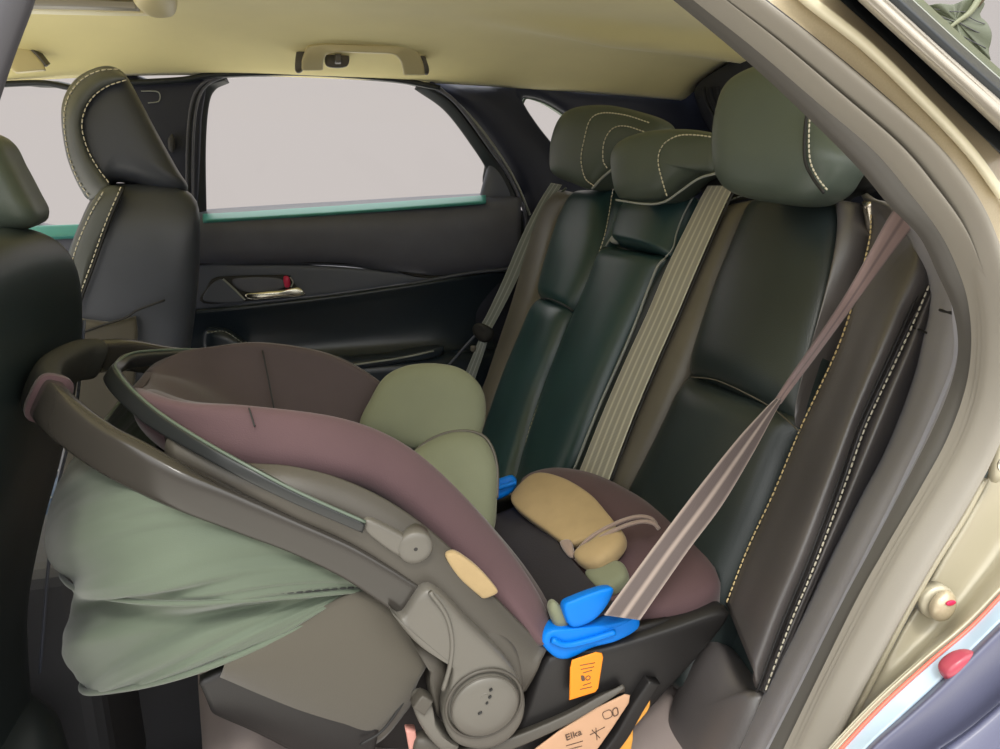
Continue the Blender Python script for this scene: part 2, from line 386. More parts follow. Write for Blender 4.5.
# far side wall: pillar trims above and behind the doors, with the rear quarter window
def far_wall():
    Y = 1.415
    # upper strip / C pillar built around the quarter window opening
    q = [(523, 104), (526, 98), (545, 103), (566, 116), (590, 135), (585, 170), (570, 170), (553, 146), (538, 127)]
    qo = curve([atY(x, y, Y) for x, y in q], 72, True)
    out = [(420, 76), (470, 76), (520, 77), (600, 78), (720, 80), (720, 150), (720, 240), (640, 262), (560, 262), (527, 255), (524, 210), (505, 172), (470, 125)]
    oo = curve([atY(x, y, Y) for x, y in out], 72, True)
    # pair each opening point with a rim point by angle
    c = sum(qo, V())/72
    def pick(d):
        best = max(oo, key=lambda p: (p-c).normalized().dot(d)); return best
    rows = [qo, [c+(p-c)*1.06+V((0, -0.012, 0)) for p in qo], [c+(p-c)*1.22+V((0, -0.022, 0)) for p in qo], [p.lerp(pick((p-c).normalized()), 0.55)+V((0, -0.03, 0)) for p in qo], [pick((p-c).normalized())+V((0, 0.0, 0)) for p in qo]]
    vs = [v for r in rows for v in r]
    o = link('wall_far', vs, gridfaces(5, 72, False, True), 'navy', solid=0.01); struct(o)
    g = puff('window_3', [p+V((0, 0.03, 0)) for p in [c+(p-c)*1.05 for p in qo]], (0, 1, 0), 0.002, 0.002, 'glass', e=10); struct(g)
    band('window_frame', [c+(p-c)*1.0+V((0, 0.0, 0)) for p in qo[::3]]+[qo[0]], [c+(p-c)*1.08+V((0, 0.03, 0)) for p in qo[::3]]+[c+(qo[0]-c)*1.08+V((0, 0.03, 0))], None, 0.006, mat('frame_green', (0.10, 0.15, 0.10), 0.5), g)
    # lower side body below and behind the far door
    struct(boxm('wall_rear_side', (0.40, 1.40, 0.02), (1.15, 1.43, 0.88), 'navy'))
    # B pillar trim between the far doors
    bp = [(118, 80), (150, 79), (180, 79), (207, 77), (203, 120), (200, 190), (196, 240), (190, 345), (130, 345), (130, 200)]
    b = slab('trim_2', Yl(bp, 1.40), (0, -1, 0), 0.05, 'navy'); struct(b)
    # belt guide cover and airbag tag on the pillar
    tube('badge_outline', Yl([(141, 91), (158, 92), (159, 101), (148, 103)], 1.372), 0.0012, 'piping', b)
    puff('belt_loop', Yl([(168, 140), (172, 134), (175, 140), (174, 152), (169, 150)], 1.365), (0, -1, 0), 0.01, 0.01, 'console', b)
    # roof rail weatherstrip along the top of the doors
    struct(tube('trim_3', Yl([(-30, 86), (40, 83), (75, 88), (110, 84), (180, 80), (215, 75), (300, 73), (390, 79), (440, 88)], 1.365), 0.006, 'rubber', n=80))
far_wall()
# far front door with its window, seen past the front seats
def front_far_door():
    t = thing('car_door', 'dark front passenger door with bare window behind the front seats', 'car door', (-0.6, 1.40, 0.3))
    low = Yl([(-60, 232), (70, 226), (150, 222), (180, 222), (180, 420), (100, 460), (-60, 460)], 1.40)
    slab('door_panel', low, (0, -1, 0), 0.05, 'doorskin', t)
    band('window_sill_sheen', Yl([(-60, 231), (60, 226), (195, 221)], 1.375), Yl([(-60, 243), (60, 238), (195, 233)], 1.355), None, 0.012, 'sill_sheen', t)  # teal glass reflection painted along the window base
    w = Yl([(-70, 83), (40, 84), (72, 88), (100, 110), (150, 200), (160, 226), (60, 229), (-70, 234)], 1.43)
    g = slab('window_2', w, (0, 1, 0), 0.004, 'glass'); struct(g)
    tube('window_frame', w, 0.007, 'rubber', g, closed=True, n=80)
front_far_door()

def rear_far_door():
    t = thing('car_door', 'dark far rear door with grey insert, red lock tab and armrest', 'car door', (0.1, 1.40, 0.2))
    Y = 1.40
    n = (0, -1, 0)
    # window opening frame: glass outline inside, door edge outside
    gl = [(205, 215), (204, 150), (206, 100), (211, 84), (226, 76), (300, 75), (385, 80), (420, 86), (440, 97), (462, 125), (484, 158), (483, 180), (479, 197), (340, 207)]
    g = slab('window_1', Yl(gl, 1.435), (0, 1, 0), 0.004, 'glass', res=120); struct(g)
    fr = curve(Yl(gl, 1.41), 100, True); c = sum(fr, V())/100
    A = [p for p in fr]+[fr[0]]; B = [c+(p-c)*1.04+V((0, -0.02, 0)) for p in fr]+[c+(fr[0]-c)*1.04+V((0, -0.02, 0))]
    band('window_frame', A, B, None, 0.012, 'rubber', t, n=160)
    band('front_frame', Yl([(186, 225), (186, 150), (190, 105), (200, 84), (222, 76)], Y-0.02), Yl([(206, 225), (205, 150), (208, 105), (215, 88), (228, 80)], Y), None, 0.018, 'rubber', t)
    for dx in (0, 6):
        tube('seal_lip', Yl([(187+dx, 225), (187+dx, 150), (191+dx, 105), (201+dx, 85), (222+dx, 75)], Y-0.032), 0.0028, 'doorskin', t)
    # rear frame and its rubber seal sweeping down behind the window
    band('rear_frame', Yl([(425, 83), (455, 105), (485, 145), (505, 172), (522, 215), (524, 265)], Y-0.022), Yl([(415, 88), (445, 110), (472, 145), (488, 172), (505, 215), (510, 265)], Y), None, 0.014, 'rubber', t)
    tube('weatherstrip', Yl([(430, 82), (458, 105), (490, 148), (511, 180), (526, 220), (520, 265), (500, 310)], Y-0.028), 0.0045, 'doorskin', t, n=70)
    tube('weatherstrip', Yl([(440, 88), (470, 116), (498, 152), (517, 184), (530, 215)], Y-0.022), 0.003, 'piping', t, n=60)
    puff('sail_panel', Yl([(486, 172), (489, 163), (500, 164), (516, 185), (522, 202), (490, 204), (480, 200)], Y-0.005), n, 0.018, 0.02, 'doorgrey', t)
    # upper soft pad: catches the window light along its top
    rows = []
    for k, (dy, dl) in enumerate(((0, 1.43), (3, 1.385), (9, 1.362), (20, 1.352), (38, 1.352), (52, 1.36), (60, 1.385))):
        f = dy/60
        rows.append([atY(x, yt+(yb-yt)*f, dl) for x, yt, yb in ((188, 216, 262), (205, 214, 262), (280, 209, 261), (350, 205, 263), (430, 200, 275), (490, 197, 270), (520, 195, 266))])
    surf('upper_pad', rows, 'doorskin', t, nu=30, nv=60, solid=0.01)
    band('window_sill_sheen', Yl([(203, 215), (340, 206.5), (486, 196)], 1.372), Yl([(203, 222), (340, 213.5), (486, 203)], 1.344), None, 0.008, 'sill_sheen', t)  # strip painted teal for the glass reflection above the pad
    # grey insert running to a point
    ins = [(188, 268), (250, 264), (320, 265), (380, 270), (428, 278), (400, 284), (330, 294), (250, 303), (188, 310)]
    slab('insert', Yl(ins, 1.385), n, 0.03, 'doorgrey', t, smooth_curve=True)
    tube('groove', Yl([(188, 263), (250, 260), (320, 261), (380, 265), (435, 277), (520, 266)], 1.372), 0.0055, 'seam', t, n=60)
    tube('insert_edge', Yl([(186, 312), (250, 305), (330, 296), (400, 286), (430, 280), (470, 273), (515, 268)], 1.364), 0.004, 'doorgrey', t, n=60)
    # recessed pull with metal lever and red lock tab
    rec = [(203, 303), (207, 287), (214, 278), (232, 276), (285, 275), (292, 280), (301, 292), (304, 296), (260, 300)]
    h = slab('handle_recess', Yl(rec, 1.366), n, 0.008, 'seam', t)
    slab('recess_cheek', Yl([(205, 301), (210, 286), (222, 279), (232, 288), (244, 301)], 1.362), n, 0.008, 'doorgrey', h)
    slab('recess_back', Yl([(233, 279), (278, 278), (283, 288), (246, 292)], 1.364), n, 0.008, 'doorskin', h)
    tube('recess_lip', Yl([(223, 279), (234, 289), (245, 300)], 1.357), 0.0022, 'piping', h)
    puff('door_lever', Yl([(245, 294), (262, 291), (285, 289), (299, 287), (304, 295), (280, 297), (252, 299)], 1.356), n, 0.010, 0.006, 'chrome', t)
    puff('lock_tab', Yl([(283.5, 277), (289, 277), (290, 286), (285, 287)], 1.357), n, 0.006, 0.006, 'red', t)
    tube('lock_bezel', Yl([(290, 277), (293, 282), (291, 287)], 1.357), 0.0015, 'piping', t)
    # lower concave body and armrest
    rows = []
    cols = ((185, 310, 430), (250, 304, 430), (330, 295, 430), (400, 285, 430), (450, 277, 430), (500, 270, 430), (520, 266, 430))
    for f, d in ((0, 1.362), (0.1, 1.378), (0.25, 1.39), (0.4, 1.385), (0.5, 1.36), (0.53, 1.315), (0.6, 1.30), (0.8, 1.31), (1.0, 1.36)):
        rows.append([atY(x, yt+(yb-yt)*f, d+0.05*max(0, (x-440)/80)) for x, yt, yb in cols])
    surf('lower_panel', rows, 'doorblack', t, nu=40, nv=50, solid=0.01)
    arm = [(300, 362), (340, 360), (400, 354), (436, 347), (444, 346), (438, 356), (400, 362), (345, 370), (300, 376)]
    puff('armrest', Yl(arm, 1.30), n, 0.02, 0.05, 'doorblack', t)
    tube('armrest_highlight', Yl([(310, 370), (345, 366), (400, 358), (434, 351)], 1.279), 0.0022, 'piping', t)  # highlight along the armrest top, drawn as a thin grey tube
    puff('pull_cup', Yl([(205, 330), (222, 328), (234, 333), (248, 345), (240, 356), (206, 350)], 1.33), n, 0.025, 0.03, 'doorblack', t)
    stitches('stitching', Yl([(207, 333), (222, 331), (233, 336), (246, 346)], 1.304), 'piping', t, 0.004, 0.003, 0.001)
    boxm('door_base', (-0.30, 1.33, 0.05), (0.45, 1.40, 0.52), 'doorblack', t)
rear_far_door()

# grab handles on the far roof rail
def grab(name, px, label, hook):
    t = thing(name, label, 'grab handle', atY(px[0][0], px[0][1]+15, 1.28))
    def P(x, y, d=0.0): return atY(x, y, 1.262-d)
    x0, x1, yt, yb = px[1]
    A = [P(x0, yb), P(x0+2, yt+13, 0.02), P(x0+9, yt+1, 0.035), P(x0+28, yt, 0.045), P((x0+x1)/2, yt+1.5, 0.047), P(x1-28, yt+2, 0.045), P(x1-10, yt+4, 0.035), P(x1-2, yt+16, 0.02), P(x1+1, yb+5)]
    B = [P(x0+22, yb), P(x0+23, yt+15, 0.02), P(x0+27, yt+9, 0.035), P(x0+36, yt+8, 0.045), P((x0+x1)/2, yt+9, 0.047), P(x1-34, yt+10, 0.045), P(x1-27, yt+13, 0.035), P(x1-23, yt+19, 0.02), P(x1-21, yb+5)]
    band('bar', A, B, None, 0.014, 'beige', t, n=90)
    if hook:
        h = slab('coat_hook', [P(x0+34, yt+11, .02), P(x0+40, yt+11, .02), P(x0+40, yt+19, .02), P(x0+34, yt+19, .02)], (0, -1, 0.3), 0.012, 'hubgrey', t, smooth_curve=False)
        puff('hook_mount', [P(x0+26, yt+10, -.005), P(x0+46, yt+8, -.005), P(x0+46, yt+22, -.005), P(x0+26, yt+22, -.005)], (0, -1, 0.3), 0.004, 0.01, 'leather_brown', t)
    puff('end_shade', [P(x0-3, yt+3, .0), P(x0+8, yt+2, .0), P(x0+2, yb+2, .0), P(x0-6, yb+2, .0)], (0, -1, 0.3), 0.008, 0.01, 'leather_brown', t)  # brown pads stand for the recess shadow at both handle ends
    puff('end_shade', [P(x1-8, yt+5, .004), P(x1-1, yt+9, .004), P(x1+5, yb+3, .004), P(x1, yb+5, .004)], (0, -1, 0.3), 0.012, 0.01, 'leather_brown', t)
    return t
grab('grab_handle', ((360, 45), (301, 424, 44, 68)), 'beige roof grab handle with coat hook above the far rear window', True)
def front_grab():
    t = thing('grab_handle', 'beige roof grab handle cut off at the left edge above the front window', 'grab handle', atY(10, 60, 1.30))
    A = Yl([(-90, 62), (-60, 40), (-20, 36), (12, 40), (30, 50), (42, 62), (46, 70)], 1.275)
    B = Yl([(-80, 74), (-50, 60), (-20, 55), (2, 58), (8, 64), (12, 70), (16, 73)], 1.265)
    band('bar', A, B, None, 0.014, 'beige', t)
    band('end_shade', Yl([(14, 40), (30, 50), (45, 66)], 1.27), Yl([(18, 39), (36, 49), (49, 65)], 1.285), None, 0.01, 'leather_brown', t)
front_grab()
# sunroof over the front seats: pale frame edge, dark glass, and a lamp pod
def sunroof():
    zz = 1.226
    g = slab('window_4', [atZ(x, y, zz+0.02) for x, y in ((-40, 5), (60, 5), (150, 4), (178, -14), (120, -60), (-40, -60))], (0, 0, 1), 0.01, 'darkglass', smooth_curve=False); struct(g)
    band('window_frame', [atZ(x, y, zz) for x, y in ((-40, 5.5), (25, 6), (90, 8), (154, 11))], [atZ(x, y, zz-0.004) for x, y in ((-40, 10), (25, 10.5), (90, 12), (154, 14))], None, 0.014, mat('cream_frame', (0.86, 0.80, 0.58), 0.4), g)
    band('glass_edge', [atZ(x, y, zz-0.002) for x, y in ((-40, 1), (60, 2), (136, 5))], [atZ(x, y, zz-0.002) for x, y in ((-40, 5), (60, 6), (140, 8))], None, 0.012, 'seal', g)
    t = puff('roof_lamp', [atZ(x, y, zz-0.015) for x, y in ((132, -8), (138, 2), (150, 9), (166, 10), (176, 6), (174, -10), (150, -20))], (0, 0, -1), 0.02, 0.02, 'beige')
    tag(t, 'beige rounded roof pod at the top edge beside the sunroof', 'roof lamp')
sunroof()
# ================================================================== NEAR DOOR OPENING (C pillar and jamb)
FR = {  # curves running from the top of the picture round to the bottom
 'c0': [(655, -20), (681, 0), (748, 56), (797, 101), (860, 164), (895, 206), (926, 238), (944, 275), (960, 312), (965, 350), (958, 385), (942, 425), (912, 485), (878, 550), (846, 610), (806, 690), (770, 760)],
 'c1': [(680, -20), (702, 0), (762, 48), (820, 98), (880, 150), (918, 195), (945, 230), (962, 262), (975, 300), (979, 345), (973, 390), (955, 440), (928, 490), (893, 550), (862, 605), (820, 690), (786, 760)],
 'c2': [(696, -20), (719, 0), (775, 42), (836, 92), (897, 144), (932, 185), (957, 222), (972, 260), (984, 300), (987, 345), (981, 395), (963, 445), (935, 495), (901, 552), (869, 610), (828, 690), (795, 760)],
 'c3': [(712, -20), (736, 0), (790, 38), (850, 85), (911, 136), (944, 172), (968, 210), (984, 255), (994, 300), (998, 345), (992, 400), (974, 450), (945, 502), (910, 560), (879, 615), (837, 695), (806, 760)],
 'c4': [(735, -20), (758, 0), (815, 45), (872, 92), (930, 145), (958, 180), (978, 215), (996, 260), (1006, 300), (1010, 345), (1003, 405), (988, 450), (962, 503), (925, 565), (896, 615), (852, 697), (822, 760)],
 'c5': [(785, -20), (806, 0), (862, 44), (915, 95), (968, 150), (1000, 195), (1030, 250), (1045, 310), (1050, 360), (1040, 420), (1020, 480), (1000, 520), (978, 565), (945, 605), (905, 650), (868, 700), (840, 760)],
}
def near_frame():
    k = 17
    c = {n: p for n, p in FR.items()}
    # interior garnish (slate grey) between the bolster and the seal
    L = [(905, 200), (938, 275), (939, 310), (933, 335), (922, 380), (895, 447), (860, 511), (807, 616), (765, 697), (735, 760)]
    R = [(935, 232), (958, 285), (963, 321), (964, 352), (957, 380), (934, 434), (895, 515), (846, 610), (806, 690), (770, 760)]
    rows = [Yl([(x-14, y) for x, y in L], 0.19), Yl(L, 0.125), [atY((a[0]*2+b[0])/3, (a[1]*2+b[1])/3, 0.075) for a, b in zip(L, R)], [atY((a[0]+2*b[0])/3, (a[1]+2*b[1])/3, 0.055) for a, b in zip(L, R)], Yl(R, 0.04), Yl([(x+8, y) for x, y in R], 0.05)]
    g = surf('trim_4', rows, 'garnish', nu=30, nv=70, solid=0.008, arc=False); struct(g)
    tube('joint_line', [atY(x, y, d) for x, y, d in ((940, 310, 0.118), (952, 313, 0.06), (964, 315, 0.036))], 0.0012, 'seam', g)
    # roof side rail and C pillar trim (dark), inside the seal
    rows = [Yl(c['c0'], 0.12), Yl(c['c0'], 0.07), Yl([(x+4, y) for x, y in c['c0']], 0.05)]
    rail = surf('trim_5', rows, 'seal_dark', nu=10, nv=110, solid=0.004, arc=False); struct(rail)
    # double rubber door seal
    t = thing('door_seal', 'double ribbed taupe rubber seal curving round the near door opening', 'door seal', atY(960, 300, 0.01))
    def lip(a, b, d0, d1, m, nm, h):
        A = [atY(x, y, d0) for x, y in a]; B = [atY(x, y, d1) for x, y in b]
        mid = [(p+q)/2+V((0, -h, 0)) for p, q in zip(A, B)]
        q1 = [(p*3+q)/4+V((0, -h*0.8, 0)) for p, q in zip(A, B)]; q3 = [(p+q*3)/4+V((0, -h*0.8, 0)) for p, q in zip(A, B)]
        back = lambda P: [p+V((0, 0.006, 0)) for p in P]
        surf(nm, [back(A), A, q1, mid, q3, B, back(B)], m, t, nu=32, nv=130, arc=False)
    def mixl(a, b, f): return [(p[0]+(q[0]-p[0])*f, p[1]+(q[1]-p[1])*f) for p, q in zip(a, b)]
    lip(mixl(c['c0'], c['c1'], 0.05), mixl(c['c0'], c['c1'], 0.95), 0.024, 0.016, 'seal_flat', 'flat_lip', 0.003)
    lip(mixl(c['c1'], c['c2'], 0.04), mixl(c['c1'], c['c2'], 0.88), 0.010, 0.004, 'seal', 'inner_lip', 0.009)
    lip(mixl(c['c2'], c['c3'], 0.3), mixl(c['c3'], c['c4'], 0.75), 0.0, -0.002, 'seal', 'outer_bulb', 0.013)
    tube('seal_shade', Yl(mixl(c['c3'], c['c4'], 0.85), 0.002), 0.0035, 'seal_dark', t, n=140)  # dark tube standing for the shadow between seal and paint
    tube('seal_shade', Yl(mixl(c['c2'], c['c3'], 0.08), 0.011), 0.0035, 'seal_dark', t, n=140)  # dark tube standing for the shade in the seal groove
    # painted body jamb: steps outwards to the roof edge above and to the quarter panel below
    up = 10
    C4 = c['c4']; C5 = c['c5']
    e1 = [(818, -20), (840, 0), (893, 48), (945, 100), (1000, 154), (1045, 205), (1075, 260), (1090, 310), (1090, 360), (1080, 420), (1050, 500), (1030, 550), (1015, 585), (985, 622), (935, 665), (885, 715), (850, 765)]
    C4, C5, e1 = C4[:11], C5[:11], e1[:11]
    rows = [Yl(C4, 0.0), Yl(mixl(C4, C5, 0.3), 0.001), Yl(mixl(C4, C5, 0.85), 0.001), Yl(C5, -0.002), Yl(mixl(C5, e1, 0.25), 0.004), Yl(mixl(C5, e1, 0.75), 0.012), Yl(e1, 0.016)]
    j = surf('wall_near', rows, 'paint', nu=50, nv=120, solid=0.004, arc=False); struct(j)
    # rolled edge on the jamb, its highlight painted as a lighter colour
    tube('pressed_edge', Yl([(790, -20), (808, 0), (864, 44), (917, 95), (969, 150), (1002, 195)], -0.0025), 0.0030, 'jamb_highlight', j, n=60)
    # shadow gap and roof rail beyond it
    gap = [(868, -25), (903, 20), (955, 72), (1005, 125), (1040, 165)]
    rr1 = [(850, -32), (880, -5), (920, 35), (965, 78), (1005, 118), (1040, 155)]
    band('shadow_gap', Yl([(814, -20), (836, 0), (896, 55), (953, 112), (1000, 156)], 0.02), Yl([(834, -20), (862, 0), (924, 57), (984, 112), (1028, 155)], 0.03), None, 0.004, 'rubber', j)
    o = [(862, -25), (890, 0), (945, 50), (1002, 100), (1050, 142)]
    r1 = [(832, -25), (858, 0), (920, 57), (980, 112), (1020, 150)]
    rows = [Yl(r1, 0.03), Yl(r1, -0.03), [atY((a[0]*.6+b[0]*.4), (a[1]*.6+b[1]*.4), -0.05) for a, b in zip(r1, o)], [atY((a[0]*.2+b[0]*.8), (a[1]*.2+b[1]*.8), -0.05) for a, b in zip(r1, o)], Yl(o, -0.04), Yl(o, 0.0)]
    rail2 = surf('trim_6', rows, 'rail_paint', nu=30, nv=60, solid=0.004, arc=False); struct(rail2)
    band('gutter', Yl([(x-2, y-1) for x, y in o], -0.046), Yl([(x+12, y-1) for x, y in o], -0.03), None, 0.006, 'rubber', rail2)
    band('bright_edge', Yl([(x+12, y-1) for x, y in o], -0.034), Yl([(x+15, y-2) for x, y in o], -0.03), None, 0.004, 'piping', rail2)
    band('sealant_edge', Yl([(x+14, y-3) for x, y in o], -0.028), Yl([(x+22, y-5) for x, y in o], -0.02), None, 0.004, 'leaf', rail2)
    # lower inner flange: pale seam beside the seal
    tube('weld_seam', Yl([(985, 478), (962, 520), (935, 563), (900, 625), (862, 700), (832, 760)], -0.002), 0.0022, 'paint_in', j, n=60)
    # quarter panel edge and wheel arch cladding below
    e = [(1060, 520), (1020, 575), (1000, 597), (970, 628), (930, 662), (885, 703), (845, 745), (820, 775)]
    e2 = [(1060, 560), (1030, 595), (1003, 618), (975, 645), (940, 680), (905, 712), (868, 745), (845, 775)]
    e3 = [(1100, 700), (1070, 735), (1040, 760), (1020, 775), (1000, 785), (980, 790), (960, 795), (940, 800)]
    ji = [(1012, 430), (978, 500), (943, 560), (918, 605), (896, 642), (865, 700), (841, 748), (828, 775)]
    je = surf('trim_7', [Yl(ji, 0.004), Yl([(a[0]*.4+b[0]*.6, a[1]*.4+b[1]*.6) for a, b in zip(ji, e)], -0.008), Yl([(x-8, y-4) for x, y in e], -0.03), Yl(e, -0.032)], 'paint_in', nu=24, nv=60, solid=0.003, arc=False); struct(je)
    q = surf('trim_8', [Yl(e, -0.034), Yl(e2, -0.045)], 'sky_lit_edge', nu=8, nv=60, solid=0.003, arc=False); struct(q)  # panel edge painted pale blue for the sky it reflects
    tube('fringe_line', Yl(e, -0.0345), 0.0012, 'coral', q, n=70)  # lens colour fringe along the edge, drawn as a coral line
    w = thing('wheel_arch_cladding', 'glossy wheel arch cladding with painted blue grey sky sheen at the bottom right corner', 'cladding', atY(950, 740, -0.05))
    m1 = [((a[0]*.55+b[0]*.45), (a[1]*.55+b[1]*.45)) for a, b in zip(e2, e3)]
    surf('arch_panel', [Yl(e2, -0.044), Yl([(a[0]*.9+b[0]*.1, a[1]*.9+b[1]*.1) for a, b in zip(e2, e3)], -0.054), Yl(m1, -0.052), Yl([(x+8, y+5) for x, y in m1], -0.064), Yl(e3, -0.08)], 'cladding', w, nu=40, nv=50, solid=0.004, arc=False)
    puff('reflector', Yl([(946, 675), (952, 665), (966, 655), (977, 653), (976, 663), (965, 677), (952, 684)], -0.050), (0.2, -1, 0), 0.003, 0.01, mat('pink_red_lens', (0.38, 0.06, 0.09), 0.25), w)
    # round rubber bump stop in the jamb and a second at the right edge
    c0 = atY(937, 602, -0.008); 
    b = thing('bump_stop', 'round glossy bronze bump stop with a red glint low on the jamb', 'bump stop', c0)
    disc('flange', c0, (-0.25, -1, 0.1), 0.0125, 0.006, 'paint_in', b, dome=0.4)
    puff('button', [c0+V((0, -0.004, 0))+V((math.cos(a)*0.0105, 0, math.sin(a)*0.0115)) for a in [i*math.pi/6 for i in range(12)]], (-0.3, -1, 0.1), 0.008, 0.003, 'paint', b, e=2.2)
    puff('red_dot', [c0+V((-0.0015, -0.0115, 0.0065))+V((math.cos(a)*0.004, 0, math.sin(a)*0.002)) for a in [i*math.pi/4 for i in range(8)]], (-0.2, -1, 0.3), 0.0012, 0.002, 'red', b)
    c1 = atY(998, 460, -0.008)
    b2 = thing('bump_stop', 'pale yellowish bump stop cut off by the right edge', 'bump stop', c1)
    puff('button', [c1+V((math.cos(a)*0.007, 0, math.sin(a)*0.016)) for a in [i*math.pi/6 for i in range(12)]], (-0.3, -1, 0.1), 0.008, 0.003, 'paint_in', b2, e=2.2)
    ring('rim', c1+V((0, -0.006, 0)), (0, -1, 0), 0.006, 0.0012, 'chrome', b2)
near_frame()
# front edge of the near opening: B pillar seal in the top left corner
def near_b_pillar():
    rows = [Yl([(16, -20), (10, 0), (-2, 30), (-14, 62), (-28, 110)], 0.02), Yl([(18, -20), (13, 0), (2, 30), (-8, 58), (-24, 106)], -0.005), Yl([(-20, -20), (-25, 0), (-35, 30), (-45, 60), (-60, 110)], 0.02)]
    struct(surf('trim_9', rows, 'seal_dark', nu=12, nv=30, solid=0.006, arc=False))
near_b_pillar()
# leaf outside, past the roof edge
def leaf():
    base = 1.6
    t = thing('leaf', 'big ragged olive leaf with a pale midrib outside at the top right', 'leaf', atD(985, -20, base))
    out = [(905, -6), (915, 2), (925, 6), (938, 4), (952, 5), (962, 1), (975, -3), (984, 4), (979, 16), (986, 23), (991, 34), (990, 44), (988, 52), (990, 62), (984, 60), (972, 55), (962, 46), (948, 40), (932, 25), (915, 9)]
    puff('blade', [atD(x, y, base+0.01*math.sin(x*.2)) for x, y in out], -FW, 0.006, 0.004, 'leaf', t, e=6)
    tube('midrib', [atD(982, -6, base-0.008), atD(970, 12, base-0.009), atD(957, 22, base-0.009), (atD(944, 32, base-0.007))], [0.008, 0.006, 0.003], 'vein', t)
    for (a, b) in (((966, 15), (985, 24)), ((958, 22), (988, 36)), ((950, 28), (986, 48)), ((966, 12), (930, 8)), ((955, 22), (920, 6))):
        tube('side_vein', [atD(a[0], a[1], base-0.007), atD((a[0]+b[0])/2, (a[1]+b[1])/2+1, base-0.0075), atD(b[0], b[1], base-0.004)], 0.0010, 'seal_dark', t)
    tube('stalk', [atD(976, 4, base-0.004), atD(984, -8, base), atD(992, -40, base+.05), atD(1000, -120, base+.2)], [0.010, 0.013, 0.016], 'bark', t)
leaf()
